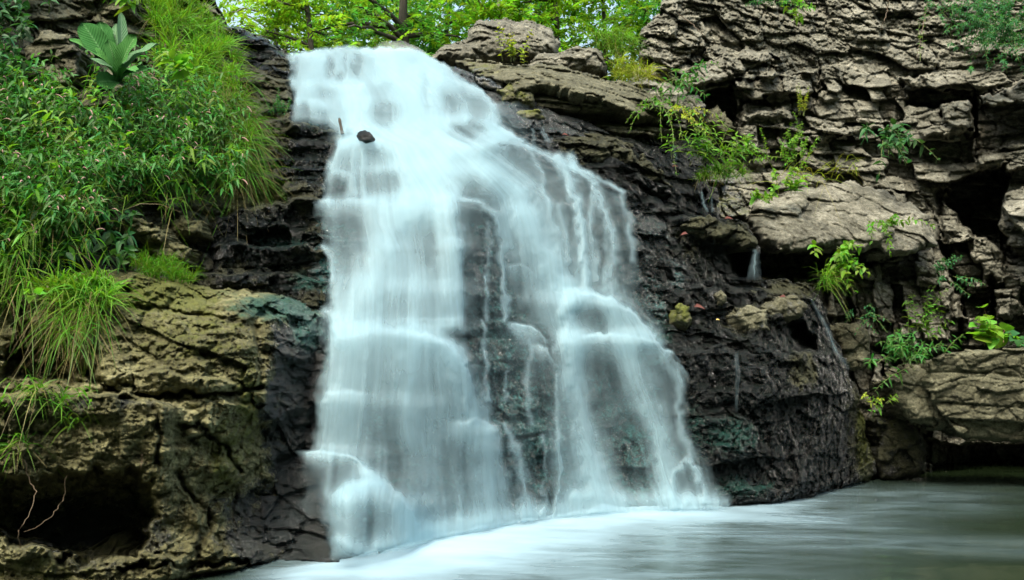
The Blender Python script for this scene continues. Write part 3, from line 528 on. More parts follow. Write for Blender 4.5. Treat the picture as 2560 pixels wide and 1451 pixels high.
bo_wet = lambda u, v, P: blob(u, v, [(770, 1000, 120, 330, 1.2), (690, 1050, 60, 200, .55), (660, 1330, 140, 140, 1.0), (250, 1010, 260, 26, .55), (200, 1320, 260, 120, .8), (740, 850, 60, 80, .7), (350, 1180, 300, 60, .3)])
bo_moss = lambda u, v, P: .19 + blob(u, v, [(400, 740, 190, 60, .8), (480, 820, 230, 140, .42), (560, 1150, 60, 130, .5), (620, 1000, 40, 160, .55), (300, 740, 60, 40, .5), (550, 950, 100, 40, .3), (100, 1430, 200, 60, .4)])
bo_alg = lambda u, v, P: blob(u, v, [(700, 768, 140, 42, 1.1), (770, 820, 60, 70, 1.0), (570, 735, 60, 20, .5), (720, 900, 60, 60, .4), (560, 1240, 60, 60, .25), (680, 1270, 90, 80, .35)])
relief("boulder", BO_POLY, bo_depth, lambda u, v, P: crag(P, .75, 101, 1.4, .45, .2) + crag(P, .2, 102, 1.2, .55, .1) + crag(P, .055, 104, 1.2, .9, .3) + .035 * fbm2(P[:, 0] * 8, P[:, 2] * 10, 5, 103, .6), TAN, 2.5, 30, .16, 1.3, 8, 50, dict(wet=bo_wet, moss=bo_moss, algae=bo_alg), 101)
for o in bpy.data.objects:
    if o.name.startswith("boulder") and "label" not in o: tag(o, "huge tan mossy boulder left of the falls with a dark undercut", "boulder")
# --- unseen slope added behind the viewer to block low sky light
# --- ground behind the falls and the added slope
def sheet(name, x0, x1, y0, y1, n, zf, mat, **at_):
    X, Y = np.meshgrid(np.linspace(x0, x1, n), np.linspace(y0, y1, n)); X, Y = X.ravel(), Y.ravel()
    V = np.stack([X, Y, zf(X, Y)], -1); F = gridF(n, n)[:, ::-1]
    return tag(mesh_np(name, V, F, mat), kind="structure")
sheet("ground", -60, 60, -60, 140, 60, lambda x, y: np.where(y > 9.3, 0, -1.0) - .6 + 0 * x, SOIL)
def hill_z(x, y): return 3.35 + .02 * (y - 8) + .12 * fbm2(x * .7, y * .7, 3, 5) + 2.6 * sm(x, 2.2, 5) + 1.2 * sm(-x, 2.6, 4.5)
nf = 90
XX, TT = np.meshgrid(np.linspace(-14, 16, nf), np.linspace(0, 1, nf)); XX, TT = XX.ravel(), TT.ravel()
Y0 = 8.4 + 2.9 * sm(XX, .2, 1.4); YY = Y0 + TT * (32 - Y0)
tag(mesh_np("forest_floor", np.stack([XX, YY, hill_z(XX, YY)], -1), gridF(nf, nf)[:, ::-1], SOIL), kind="structure")
TH, TT = np.meshgrid(np.linspace(np.pi * .98, np.pi * 2.02, 110), np.linspace(0, 1, 50)); TH, TT = TH.ravel(), TT.ravel()
rr = 8.5 + 16 * TT + .8 * fbm2(TH * 6, TT * 4, 3, 45); hz_ = -.5 + 11.5 * sm(TT, 0, .55) * (1 + .22 * fbm2(TH * 7, TT * 3, 4, 46)) * sm(np.sin(TH) * -1, -.1, .35)
tag(mesh_np("sky_block_slope", np.stack([rr * np.cos(TH) * 1.15, 1.5 + rr * np.sin(TH), hz_], -1), gridF(110, 50)[:, ::-1], plain("added_slope_green", (.018, .04, .012), (.05, .085, .022), .95, 3)), kind="structure")  # added out of view to keep low sky off the wet rock
# ---------------------------------------------------------------- water
def water_mat():
    m, nt, bs = newmat("falling_water")
    bs.inputs["Base Color"].default_value = (.49, .71, .775, 1); bs.inputs["Roughness"].default_value = .55; bs.inputs["Specular IOR Level"].default_value = .3
    tr = nt.nodes.new("ShaderNodeBsdfTranslucent"); tr.inputs[0].default_value = (.49, .71, .775, 1)
    mx = nt.nodes.new("ShaderNodeMixShader"); mx.inputs[0].default_value = .45
    nt.links.new(bs.outputs[0], mx.inputs[1]); nt.links.new(tr.outputs[0], mx.inputs[2])
    tp = nt.nodes.new("ShaderNodeBsdfTransparent")
    m2 = nt.nodes.new("ShaderNodeMixShader"); nt.links.new(attr(nt, "thickness"), m2.inputs[0])
    nt.links.new(tp.outputs[0], m2.inputs[1]); nt.links.new(mx.outputs[0], m2.inputs[2])
    nt.links.new(m2.outputs[0], nt.nodes["Material Output"].inputs[0]); return m
FALLW = water_mat()
LEFT = [(100, 705), (135, 718), (190, 735), (300, 738), (345, 800), (360, 848), (430, 825), (500, 815), (560, 812), (640, 830), (700, 832), (830, 815), (1000, 800), (1120, 790), (1260, 770), (1420, 760)]
RIGHT = [(100, 1050), (125, 1065), (165, 1110), (220, 1205), (260, 1245), (310, 1245), (350, 1300), (400, 1410), (440, 1490), (490, 1570), (560, 1600), (650, 1610), (720, 1620), (800, 1650), (870, 1690), (960, 1710), (1050, 1735), (1160, 1780), (1260, 1810), (1420, 1830)]
def flow(u, v):                               # position across the flow, 0 at its left bank and 1 at its right bank
    L = np.interp(v, *np.array(LEFT).T); Rr = np.interp(v, *np.array(RIGHT).T); return (u - L) / (Rr - L)
def soft(u, v, poly, s): return sm(sd(u, v, poly), -s, s)
def gs(u, v, pts, wd, a): return a * np.exp(-pwid(u, v, pts, wd) ** 2)
def union(*a):
    r = 1
    for x in a: r = r * (1 - np.clip(x, 0, .995))
    return 1 - r
UP = [(716, 132), (760, 122), (870, 114), (960, 116), (1045, 124), (1100, 150), (1140, 185), (1205, 225), (1240, 262), (1240, 315), (1300, 352), (850, 352), (885, 335), (830, 308), (738, 300), (736, 190)]
MID = [(848, 345), (1260, 345), (1190, 420), (1150, 480), (1150, 600), (1165, 800), (1190, 900), (1220, 1000), (1250, 1100), (1290, 1300), (1060, 1348), (835, 1392), (800, 1260), (796, 1120), (800, 1000), (812, 830), (833, 700), (815, 560), (820, 430)]
FAN = [(1420, 738), (1550, 748), (1620, 820), (1690, 930), (1720, 1050), (1772, 1160), (1800, 1270), (1380, 1290), (1370, 1100), (1400, 900)]
STR = [(1290, 352), (1400, 400), (1480, 440), (1565, 490), (1598, 650), (1590, 738), (1420, 735), (1370, 620), (1330, 520), (1290, 440)]
LOW = [(722, 1132), (800, 1128), (880, 1134), (960, 1200), (1040, 1300), (1050, 1350), (830, 1390), (775, 1390), (748, 1290)]
def glow(u, v, line, a, rise, decay):         # water heaped on a ledge: crisp above, fading down the face
    L = np.asarray(line, float); t = v - np.interp(u, L[:, 0], L[:, 1]) - 3 * vn2(u / 14, u * 0, 31)
    w_ = sm(u, L[0, 0] - 18, L[0, 0] + 22) * (1 - sm(u, L[-1, 0] - 22, L[-1, 0] + 18))
    return a * w_ * sm(t, -rise, rise * .6) * np.exp(-np.clip(t, 0, None) / decay)
UPB = [(716, 132), (760, 122), (870, 110), (960, 112), (1045, 120), (1100, 150), (1140, 185), (1205, 225), (1240, 262), (1240, 315), (1300, 352), (850, 352), (885, 335), (830, 308), (738, 300), (736, 190)]
def density(u, v):
    u0_ = u; u = u + 8 * fbm2(u / 26, v / 34, 3, 41)
    dn = np.interp(v, [820, 950, 1100, 1290], [.66, .60, .51, .40])
    d = union(.61 * soft(u, v, UP, 12), .48 * soft(u, v, [(848, 345), (1020, 345), (1010, 490), (815, 500), (820, 430)], 14), .9 * soft(u, v, [(990, 345), (1255, 345), (1190, 410), (1140, 480), (1000, 490)], 26),
        .58 * soft(u, v, [(815, 495), (1140, 488), (1150, 600), (1170, 830), (838, 830), (834, 700), (815, 560)], 16), dn * soft(u, v, [(835, 815), (1100, 825), (1170, 870), (1195, 950), (1235, 1060), (1270, 1180), (1290, 1310), (1060, 1355), (835, 1395), (800, 1260), (796, 1120), (800, 1000), (812, 900)], 20),
        .27 * soft(u, v, FAN, 26), .17 * soft(u, v, STR, 18), .05 * soft(u, v, LOW, 30), .3 * soft(u, v, [(850, 1150), (960, 1200), (1040, 1300), (1050, 1350), (850, 1390)], 26), .12 * soft(u, v, [(1150, 480), (1300, 480), (1400, 700), (1420, 900), (1400, 1290), (1250, 1310), (1150, 700)], 24),
        gs(u, v, [(760, 128), (800, 150), (780, 210)], 26, .5), gs(u, v, [(930, 120), (1000, 160), (1040, 250), (1010, 330)], [30, 60, 50, 60], .85), gs(u, v, [(880, 230), (880, 330)], 35, .75), gs(u, v, [(860, 325), (1000, 322), (1260, 335)], [12, 20, 14], .8), gs(u, v, [(740, 205), (900, 215)], 14, .5),
        glow(u, v, [(1040, 140), (1110, 195), (1160, 208), (1215, 232), (1242, 275)], .6, 8, 20), glow(u, v, [(1040, 290), (1110, 292), (1165, 288), (1230, 310), (1300, 350)], .85, 8, 14), glow(u, v, [(735, 248), (800, 250), (830, 270)], .6, 8, 14), glow(u, v, [(900, 245), (960, 242), (1010, 265)], .4, 5, 10),
        glow(u, v, [(846, 352), (940, 347), (1100, 345), (1260, 350)], .85, 10, 34), gs(u, v, [(1070, 350), (1050, 430), (1070, 500), (1060, 520)], [140, 95, 75, 60], .96), gs(u, v, [(850, 360), (838, 430)], 8, .4), gs(u, v, [(882, 362), (880, 480)], 8, .4), gs(u, v, [(907, 362), (907, 490)], 9, .55), glow(u, v, [(820, 432), (850, 424), (885, 445)], .45, 5, 20), glow(u, v, [(900, 420), (1010, 416)], .3, 4, 16),
        glow(u, v, [(790, 500), (850, 500), (940, 500)], .6, 6, 22), glow(u, v, [(910, 498), (1000, 484), (1060, 486), (1135, 488)], .95, 16, 50), gs(u, v, [(1000, 510), (975, 600), (930, 690), (900, 770), (880, 820)], [55, 55, 60, 60, 60], .82), gs(u, v, [(1115, 500), (1128, 600), (1140, 800)], [24, 28, 32], .5), gs(u, v, [(1000, 690), (1040, 800)], 70, .3), glow(u, v, [(1090, 605), (1130, 597), (1160, 605)], .4, 5, 40), glow(u, v, [(1000, 640), (1100, 640)], .22, 4, 25), glow(u, v, [(1000, 798), (1150, 800)], .25, 4, 20),
        gs(u, v, [(812, 618), (830, 640), (834, 700)], 7, .55), gs(u, v, [(870, 615), (880, 700)], 14, .3), gs(u, v, [(815, 780), (850, 800)], 12, .5),
        glow(u, v, [(836, 822), (870, 815), (930, 818), (1010, 826), (1080, 838), (1125, 860), (1160, 905), (1180, 960)], .96, 14, 75), gs(u, v, [(900, 850), (870, 960), (850, 1100)], [50, 45, 40], .3), glow(u, v, [(800, 984), (850, 980), (915, 988)], .42, 8, 80), gs(u, v, [(1120, 870), (1155, 960), (1185, 1050)], [24, 24, 22], .55), glow(u, v, [(1140, 1060), (1190, 1048), (1240, 1062)], .45, 7, 60), gs(u, v, [(1010, 900), (1020, 1100)], 22, .25), gs(u, v, [(1215, 1080), (1235, 1290)], 26, .3), gs(u, v, [(1155, 1190), (1150, 1300)], 10, .3),
        gs(u, v, [(1262, 1062), (1290, 1120), (1305, 1200), (1318, 1290)], [6, 12, 14, 18], .5), glow(u, v, [(752, 1131), (800, 1127), (860, 1136), (905, 1160), (940, 1195)], .85, 7, 20), gs(u, v, [(900, 1165), (940, 1200)], 16, .6), glow(u, v, [(828, 1232), (865, 1210), (930, 1199), (975, 1210), (1010, 1242), (1040, 1292), (1062, 1345)], .93, 14, 52), gs(u, v, [(1010, 1270), (1040, 1340)], 36, .75), gs(u, v, [(840, 1350), (900, 1375), (1000, 1360), (1060, 1340)], 18, .5), gs(u, v, [(785, 1150), (778, 1280)], 18, .14),
        gs(u, v, [(1120, 400), (1220, 425), (1290, 480), (1335, 570), (1375, 660), (1420, 745), (1432, 850)], [50, 52, 54, 48, 46, 46, 38], .95), gs(u, v, [(1432, 850), (1450, 1000), (1478, 1150), (1505, 1290)], [38, 36, 40, 55], .8), gs(u, v, [(1148, 497), (1205, 506), (1250, 545), (1262, 620), (1258, 700), (1266, 800)], [5, 7, 11, 14, 9, 6], .55), gs(u, v, [(1290, 560), (1325, 680), (1360, 800)], [30, 36, 34], .5), glow(u, v, [(1265, 668), (1300, 660), (1340, 690)], .4, 5, 30),
        glow(u, v, [(1280, 806), (1330, 815), (1362, 850)], .75, 6, 26), glow(u, v, [(1335, 862), (1372, 872), (1395, 915)], .65, 6, 36), gs(u, v, [(1205, 802), (1215, 820), (1216, 1000)], [4, 5, 6], .4), gs(u, v, [(1262, 930), (1262, 1000)], 4, .35), gs(u, v, [(1330, 830), (1318, 960), (1330, 1060)], 8, .25), gs(u, v, [(1352, 1090), (1362, 1180), (1358, 1290)], 5, .4), gs(u, v, [(1395, 940), (1388, 1080), (1405, 1180), (1380, 1290)], 6, .35), gs(u, v, [(1225, 560), (1225, 700)], 7, .25), gs(u, v, [(1218, 690), (1222, 800)], 5, .35),
        gs(u, v, [(1395, 395), (1425, 455), (1450, 560), (1462, 650), (1475, 725)], [12, 13, 13, 14, 16], .72), gs(u, v, [(1430, 420), (1490, 465), (1520, 560), (1530, 650), (1525, 720)], [8, 9, 11, 13, 16], .5), gs(u, v, [(1400, 515), (1412, 580), (1425, 650)], 10, .4), gs(u, v, [(1310, 365), (1350, 430), (1365, 500), (1385, 580)], [6, 7, 8, 10], .35), gs(u, v, [(1555, 490), (1575, 550), (1585, 650)], 8, .34), gs(u, v, [(1240, 345), (1330, 375), (1400, 405), (1470, 435), (1560, 480)], [5, 7, 9, 8, 5], .5), gs(u, v, [(1490, 460), (1478, 560), (1495, 700)], 9, .35), gs(u, v, [(1425, 395), (1440, 415)], 12, .6),
        glow(u, v, [(1400, 722), (1470, 732), (1530, 748), (1590, 786), (1640, 850)], .9, 8, 26), gs(u, v, [(1540, 765), (1580, 830)], [38, 44], .75), glow(u, v, [(1450, 838), (1540, 836), (1620, 845), (1680, 880), (1720, 940)], .85, 6, 24), gs(u, v, [(1565, 855), (1610, 960), (1645, 1080), (1685, 1260)], [34, 36, 30, 28], .62), gs(u, v, [(1650, 860), (1698, 960), (1702, 1060), (1740, 1200)], [16, 14, 12, 14], .48), gs(u, v, [(1684, 1262), (1690, 1185), (1714, 1152), (1742, 1180), (1765, 1255)], 9, .45), gs(u, v, [(1590, 860), (1640, 840)], 20, .4), gs(u, v, [(1440, 1240), (1800, 1258)], 22, .5), gs(u, v, [(1060, 1330), (1250, 1300), (1400, 1275)], 24, .5))
    u = u0_; d = union(d, gs(u, v, [(880, 358), (914, 361), (950, 357)], 12, .8)); stq = streaks(u, v, 77); jx, jy = 7 * fbm2(u / 22, v / 30, 2, 61), 6 * fbm2(u / 20, v / 30, 2, 62)
    for cx, cy, rx, ry, a in [(822, 165, 13, 24, .5), (848, 192, 16, 13, .4), (867, 155, 5, 26, .35), (880, 158, 4, 24, .25), (894, 162, 11, 30, .42), (742, 165, 12, 25, .4), (806, 232, 24, 16, .25), (762, 284, 26, 28, .5), (805, 285, 18, 22, .25), (957, 226, 40, 18, .25), (968, 278, 40, 34, .52), (1064, 225, 16, 42, .25), (1140, 252, 44, 34, .48), (1198, 268, 26, 30, .42), (1168, 324, 48, 24, .6), (880, 330, 10, 8, .2),
                           (840, 466, 24, 28, .6), (955, 455, 58, 34, .5), (950, 392, 42, 18, .28), (1150, 455, 45, 30, .14), (868, 590, 58, 80, .5), (1055, 605, 52, 50, .42), (1000, 760, 40, 40, .15), (1140, 1170, 50, 90, .32), (1010, 1180, 50, 90, .15), (848, 1172, 48, 30, .5), (785, 1255, 34, 110, .5), (905, 1320, 60, 55, .36), (1478, 788, 42, 26, .5), (1500, 940, 48, 85, .45), (1570, 1120, 55, 85, .42), (1700, 1220, 14, 40, .3)]:
        d = d * (1 - a * (1 + .35 * stq) * np.exp(-(((u - cx + jx) / rx) ** 2 + (np.where(v < cy, (v - cy + jy) / (ry * .9), (v - cy) / (ry * 1.5))) ** 2) ** 1.5))
    bs_ = np.interp(u, [700, 860, 1000, 1150, 1300, 1450, 1620, 1800], [1425, 1398, 1370, 1336, 1308, 1290, 1280, 1276])
    d = union(d, .62 * np.exp(-np.clip(bs_ - v, 0, None) / 38) * sm(u, 820, 960) * (1 - sm(u, 1740, 1830)))
    d = d * (1 - sm(v - bs_, -6, 16))
    top = np.interp(u, [690, 716, 760, 820, 870, 920, 960, 1000, 1045, 1100, 1140, 1205, 1240], [150, 137, 125, 117, 113, 115, 119, 118, 124, 150, 178, 220, 255])
    return d * sm(v - top + 4 * fbm2(u / 18, v * 0, 2, 3), -3, 9)
def streaks(u, v, seed):
    s = flow(u, v); L = np.interp(v, *np.array(LEFT).T); Rr = np.interp(v, *np.array(RIGHT).T); wpx = 800.0
    x = s * wpx + 10 * vn2(s * 9, v / 130, seed) 
    a = vn2(x / 42, v / 420, seed + 1) + .8 * vn2(x / 15, v / 300, seed + 2) + .6 * vn2(x / 6, v / 240, seed + 3) + .35 * vn2(x / 3.2, v / 160, seed + 4)
    return a / 2.0
def fall_sheet(name, parent, off, seed, gain, contrast, wd, step=3.0, poly=None):
    u0, u1, v0, v1 = 690, 1840, 104, 1410
    nx, ny = int((u1 - u0) / step), int((v1 - v0) / step)
    U, Vv = np.meshgrid(np.linspace(u0, u1, nx), np.linspace(v0, v1, ny)); U, Vv = U.ravel(), Vv.ravel()
    d = density(U, Vv)
    st = streaks(U, Vv, seed); d = np.clip(d, 0, 1); d = d ** np.interp(Vv, [200, 600, 1100], [1.1, 1.3, 1.6])
    ct = np.interp(Vv, [100, 330, 420, 700, 1000], [.28, .35, .75, .85, 1.0])
    a = np.clip(d * gain * (1 + contrast * ct * (1 - .75 * d) * st * 1.6), 0, 1)
    a = a * (.75 + .25 * sm(fbm2(U / 60, Vv / 60, 2, seed + 8), -.6, .6))
    Y = bed_depth(U, Vv, wd, 4, .38, 2.2, 140) - off - .05 * d * d - .012 * st * (1 - d) 
    front = wl(U, np.maximum(Vv, 1010))           # never pass the pool's surface
    Y = np.where(Vv > 1200, np.minimum(Y, front + .0), Y)
    V = at(U, Vv, Y); keep = (a > .012) & (V[:, 2] > -.02)
    k2 = keep.reshape(ny, nx); kk = k2.copy(); kk[1:] |= k2[:-1]; kk[:-1] |= k2[1:]; kk[:, 1:] |= k2[:, :-1]; kk[:, :-1] |= k2[:, 1:]
    V, F, A = compact(V, gridF(nx, ny, kk.ravel()), dict(thickness=a))
    o = mesh_np(name, V, F, FALLW, parent, True, A, loc=parent.location); o.location = (0, 0, 0); return o
wf = empty("waterfall", (0.3, 5.6, 0), "white silky waterfall fanning down the dark rock steps into the pool", "waterfall")
fall_sheet("water_veil", wf, .17, 500, .84, .55, 40)
fall_sheet("water_veil", wf, .23, 530, .52, .75, 55)
fall_sheet("spray_veil", wf, .30, 560, .22, .7, 80, 4.0)
def trickle(label, pts, wid, Y0, Y1, dens, seed, name="trickle", group="thin trickles down the wet ledge"):
    P = np.asarray(pts, float); n = 40; W = np.asarray(wid, float)
    t = np.linspace(0, 1, n); q = np.linspace(0, 1, len(P)); cu, cv, cw = np.interp(t, q, P[:, 0]), np.interp(t, q, P[:, 1]), np.interp(t, q, W)
    s = np.linspace(-1.2, 1.2, 13); U = cu[:, None] + s[None] * cw[:, None] + 2 * vn2(t * 9, t * 0, seed)[:, None]; Vv = np.broadcast_to(cv[:, None], U.shape)
    if Y0 is None: Y = np.minimum.reduce([wl_depth(U + a, Vv + b) for a in (-5, 0, 5) for b in (-4, 4)]) - .16
    else: Y = Y0 + (Y1 - Y0) * t[:, None] - .02 * (1 - s ** 2)[None]
    d = .5 * dens * np.exp(-(s[None] * 1.35) ** 2) * (.6 + .7 * (vn2(s[None] * 4 + 0 * t[:, None], t[:, None] * 2 + 0 * s[None], seed + 1))) * (sm(t, 0, .08) * (1 - .7 * sm(t, .8, 1)))[:, None]
    c = at(cu[:1], cv[:1], Y[0, 6])[0]
    o = mesh_np(name, at(U.ravel(), Vv.ravel(), Y.ravel()), gridF(13, n), FALLW, None, True, dict(thickness=np.clip(d, 0, 1).ravel()), loc=c)
    return tag(o, label, "water trickle", group)
trickle("clear spout of water pouring off the pointed ledge into the hollow", [(1890, 622), (1888, 640), (1886, 668), (1886, 700)], [5, 9, 13, 17], 6.82, 6.85, .75, 1)
trickle("twin thin trickle dropping into the gap left of the rubble", [(1752, 478), (1757, 500), (1768, 530)], [4, 5, 7], 7.0, 7.0, .6, 2)
trickle("short thread of water beside the twin trickle", [(1778, 492), (1779, 510), (1780, 532)], [3, 3, 4], 7.0, 7.0, .5, 3)
trickle("thin trickle falling behind the willow leaved weeds", [(1684, 362), (1686, 380), (1688, 402)], [5, 5, 7], 7.1, 7.1, .6, 4)
trickle("bright little spill right of the round dark rock near the upper falls", [(1352, 318), (1360, 338), (1372, 358)], [5, 7, 9], 6.85, 6.8, .7, 5)
trickle("narrow drip beside the bright little spill", [(1332, 320), (1334, 340), (1336, 366)], [5, 6, 7], 6.85, 6.8, .45, 6)
trickle("dark glossy runnel down the channel at the edge of the wet ledge", [(2025, 742), (2045, 780), (2070, 830), (2090, 880), (2108, 900), (2120, 925)], [5, 7, 7, 6, 10, 6], None, None, .4, 7)
trickle("thin runnel in the middle of the big wet rock face", [(1840, 880), (1846, 930), (1842, 980), (1840, 1030)], [6, 8, 5, 4], None, None, .24, 10)
# --- pool
def pool_mat():
    m, nt, bs = newmat("pool_water")
    pos = nt.nodes.new("ShaderNodeNewGeometry").outputs["Position"]
    foam = attr(nt, "foam")
    n1 = noise(nt, pos, 1.6, 4, .6, (.8, 2.6, 1), .6); n2 = noise(nt, pos, 5, 5, .6, (.7, 2.6, 1), .5)
    f = mth(nt, 'ADD', foam, mth(nt, 'MULTIPLY', mth(nt, 'MULTIPLY', mth(nt, 'SUBTRACT', mth(nt, 'ADD', mth(nt, 'MULTIPLY', n1, .6), mth(nt, 'MULTIPLY', n2, .4)), .5), 1.5), mth(nt, 'MULTIPLY', smst(nt, foam, 0, .3), mth(nt, 'SUBTRACT', 1.1, foam))), clamp=True)
    nt.links.new(mixc(nt, f, (.012, .021, .008), (.39, .57, .66)), bs.inputs["Base Color"])
    nt.links.new(mth(nt, 'ADD', .09, mth(nt, 'MULTIPLY', f, .5)), bs.inputs["Roughness"]); bs.inputs["IOR"].default_value = 1.33; bs.inputs["Specular IOR Level"].default_value = .34
    bp = nt.nodes.new("ShaderNodeBump"); bp.inputs["Strength"].default_value = .09; bp.inputs["Distance"].default_value = .02
    nt.links.new(mth(nt, 'ADD', n1, mth(nt, 'MULTIPLY', n2, .5)), bp.inputs["Height"]); nt.links.new(bp.outputs[0], bs.inputs["Normal"])
    return m
POOLW = pool_mat()
gx = np.r_[np.linspace(-40, -3.2, 20)[:-1], np.linspace(-3.2, 6.5, 330), np.linspace(6.5, 40, 20)[1:]]
gy = np.r_[np.linspace(-40, 1.5, 20)[:-1], np.linspace(1.5, 10.5, 330), np.linspace(10.5, 11, 3)[1:]]
X, Yg = np.meshgrid(gx, gy); nx, ny = len(gx), len(gy); X, Yg = X.ravel(), Yg.ravel()
P0 = np.stack([X, Yg, 0 * X], -1); ok = Yg > 1.4
pu, pv = uv_of(np.where(ok[:, None], P0, np.array([[0, 5, 0]])))
base = [(480, 1470), (700, 1425), (860, 1400), (1000, 1372), (1150, 1336), (1300, 1308), (1450, 1290), (1620, 1280), (1800, 1276)]
below = pv - np.interp(pu, *np.array(base).T)     # photo rows in front of the splash line
e = np.interp(pu, [480, 700, 860, 1000, 1200, 1500, 1800, 2100, 2560], [0, .16, .6, 1, 1, .95, .7, .2, .05])
fo = union(e * .8 * (1 + .3 * fbm2(pu / 150, pv / 22, 4, 12)) * sm(below, -90, -40) * np.exp(-(np.clip(below, 0, None) / np.interp(pu, [500, 1000, 1500, 1900], [34, 52, 40, 18])) ** 1.25), .5 * np.exp(-((pu - 1080) / 430) ** 2) * sm(below, -10, 20) * np.exp(-np.clip(below, 0, None) / 160), .22 * np.exp(-((pu - 1350) / 650) ** 2) * sm(below, -10, 20),
           gs(pu, pv, [(1500, 1280), (1900, 1296), (2500, 1326)], [20, 18, 14], .26) * (1 - sm(pu, 1800, 2450)), gs(pu, pv, [(1975, 1246), (2060, 1224), (2140, 1205), (2190, 1188), (2240, 1184)], [3, 4, 3, 4, 3], .8), gs(pu, pv, [(1700, 1330), (2100, 1350), (2500, 1370), (3200, 1390)], 25, .09), gs(pu, pv, [(600, 1460), (1100, 1400), (1700, 1320)], [25, 35, 25], .45) * (1 - sm(pu, 1150, 1650)) * sm(pu, 600, 800))
fo = np.where(ok, fo, 0)
zz = .07 * fo * fo + .006 * fbm2(X * 1.2, Yg * 2.2, 3, 4) * sm(Yg, 1.5, 3)
tag(mesh_np("pool_water", np.stack([X, Yg, zz], -1), gridF(nx, ny)[:, ::-1], POOLW, None, True, dict(foam=np.clip(fo, 0, 1))), kind="structure")
# --- drifting spray: thin closed clouds of even density
def mist_mat(d):
    m = bpy.data.materials.new("spray_mist"); m.use_nodes = True; nt = m.node_tree; nt.nodes.remove(nt.nodes["Principled BSDF"])
    v = nt.nodes.new("ShaderNodeVolumePrincipled"); v.inputs["Color"].default_value = (.985, 1, 1, 1); v.inputs["Density"].default_value = d; v.inputs["Anisotropy"].default_value = 0
    nt.links.new(v.outputs[0], nt.nodes["Material Output"].inputs["Volume"]); return m
def mist(cx, cy, cz, rx, ry, rz, d, label):
    nu, nv = 40, 20; th, ph = np.meshgrid(np.linspace(0, 2 * np.pi, nu + 1), np.linspace(0, np.pi, nv + 1))
    V = np.stack([np.cos(th) * np.sin(ph), np.sin(th) * np.sin(ph), np.cos(ph)], -1).reshape(-1, 3)
    V = V * (1 + .12 * fbm2(V[:, 0] * 2 + cx, V[:, 2] * 2 + V[:, 1] * 2, 2, 6))[:, None] * np.array([rx, ry, rz])
    o = mesh_np("mist", V, gridF(nu + 1, nv + 1), mist_mat(d), None, True, None); o.location = (cx, cy, cz)
    bm = bmesh.new(); bm.from_mesh(o.data); bmesh.ops.remove_doubles(bm, verts=bm.verts, dist=1e-4); bm.to_mesh(o.data); bm.free()
    return tag(o, label, "mist", None, "stuff")
import bmesh
c = at(np.array([1000.]), np.array([150.]), np.array([7.75]))[0]; mist(c[0], c[1], c[2] - .05, .34, .25, .22, 1.7, "soft puff of spray rising over the lip of the falls")
# ---------------------------------------------------------------- plants
rng = np.random.default_rng(7)
def nrm(a): return a / np.maximum(np.linalg.norm(a, axis=-1, keepdims=True), 1e-9)
LANCE = (np.array([0, .3, .65, 1.]), np.array([.12, 1, .72, .02])); OVATE = (np.array([0, .28, .65, 1.]), np.array([.25, 1, .75, .03])); SPAT = (np.array([0, .25, .6, .85, 1.]), np.array([.22, .55, 1, .8, .08]))
def leaves(base, d, up, L, W, droop=.25, fold=.18, tpl=LANCE, wav=0):
    n = len(base); T, Wd = tpl; d = nrm(d); side = nrm(np.cross(d, up)); no = nrm(np.cross(side, d))
    L = np.broadcast_to(L, n); W = np.broadcast_to(W, n); dr = np.broadcast_to(droop, n); V = []
    for t, q in zip(T, Wd):
        c = base + d * (L * t)[:, None] - np.array([0, 0, 1.]) * (L * dr * t * t)[:, None]
        for s in (-1, 0, 1):
            V.append(c + side * (W * .5 * q * s)[:, None] + no * (W * fold * abs(s) * q + (wav * W * math.sin(t * 17 + s) if s else 0))[:, None])
    k = len(T) * 3; V = np.stack(V, 1).reshape(-1, 3); f = []
    for i in range(len(T) - 1):
        for s in (0, 1): f.append([i * 3 + s, i * 3 + s + 1, i * 3 + s + 4, i * 3 + s + 3])
    F = (np.arange(n)[:, None, None] * k + np.array(f)[None]).reshape(-1, 4); return V, F
def blades(base, d, L, W, droop, seg=5, facing=None):
    n = len(base); d = nrm(d); L = np.broadcast_to(L, n); W = np.broadcast_to(W, n); dr = np.broadcast_to(droop, n)
    hd = d * np.array([1, 1, 0]); hd = nrm(hd + 1e-3)
    f = rng.normal(0, .6, (n, 3)) + np.array([0, -1., .2]) if facing is None else facing
    side = nrm(np.cross(d, f)); V = []
    for t in np.linspace(0, 1, seg):
        c = base + d * (L * t * (1 - .25 * dr * t))[:, None] + (hd * .45 - np.array([0, 0, 1.]) * .9) * (L * dr * t * t)[:, None]
        wq = W * .5 * (1 - t ** 1.7) + .0003
        V += [c - side * wq[:, None], c + side * wq[:, None]]
    k = seg * 2; V = np.stack(V, 1).reshape(-1, 3); fq = np.array([[2 * i, 2 * i + 1, 2 * i + 3, 2 * i + 2] for i in range(seg - 1)])
    return V, (np.arange(n)[:, None, None] * k + fq[None]).reshape(-1, 4)
def tubes(paths, radii, sides=5):
    """paths (n, k, 3), radii (n, k) -> one mesh of tapered tubes"""
    n, k, _ = paths.shape; tg = nrm(np.gradient(paths, axis=1)); ref = np.where(np.abs(tg[..., 2:3]) > .9, np.array([1., 0, 0]), np.array([0, 0, 1.]))
    a = nrm(np.cross(tg, ref)); b = np.cross(tg, a); an = np.linspace(0, 2 * np.pi, sides, endpoint=False)
    V = paths[:, :, None] + radii[:, :, None, None] * (np.cos(an)[:, None] * a[:, :, None] + np.sin(an)[:, None] * b[:, :, None])
    i = np.arange(n * k * sides).reshape(n, k, sides); j = np.roll(i, -1, 2)
    F = np.stack([i[:, :-1], j[:, :-1], j[:, 1:], i[:, 1:]], -1).reshape(-1, 4); return V.reshape(-1, 3), F
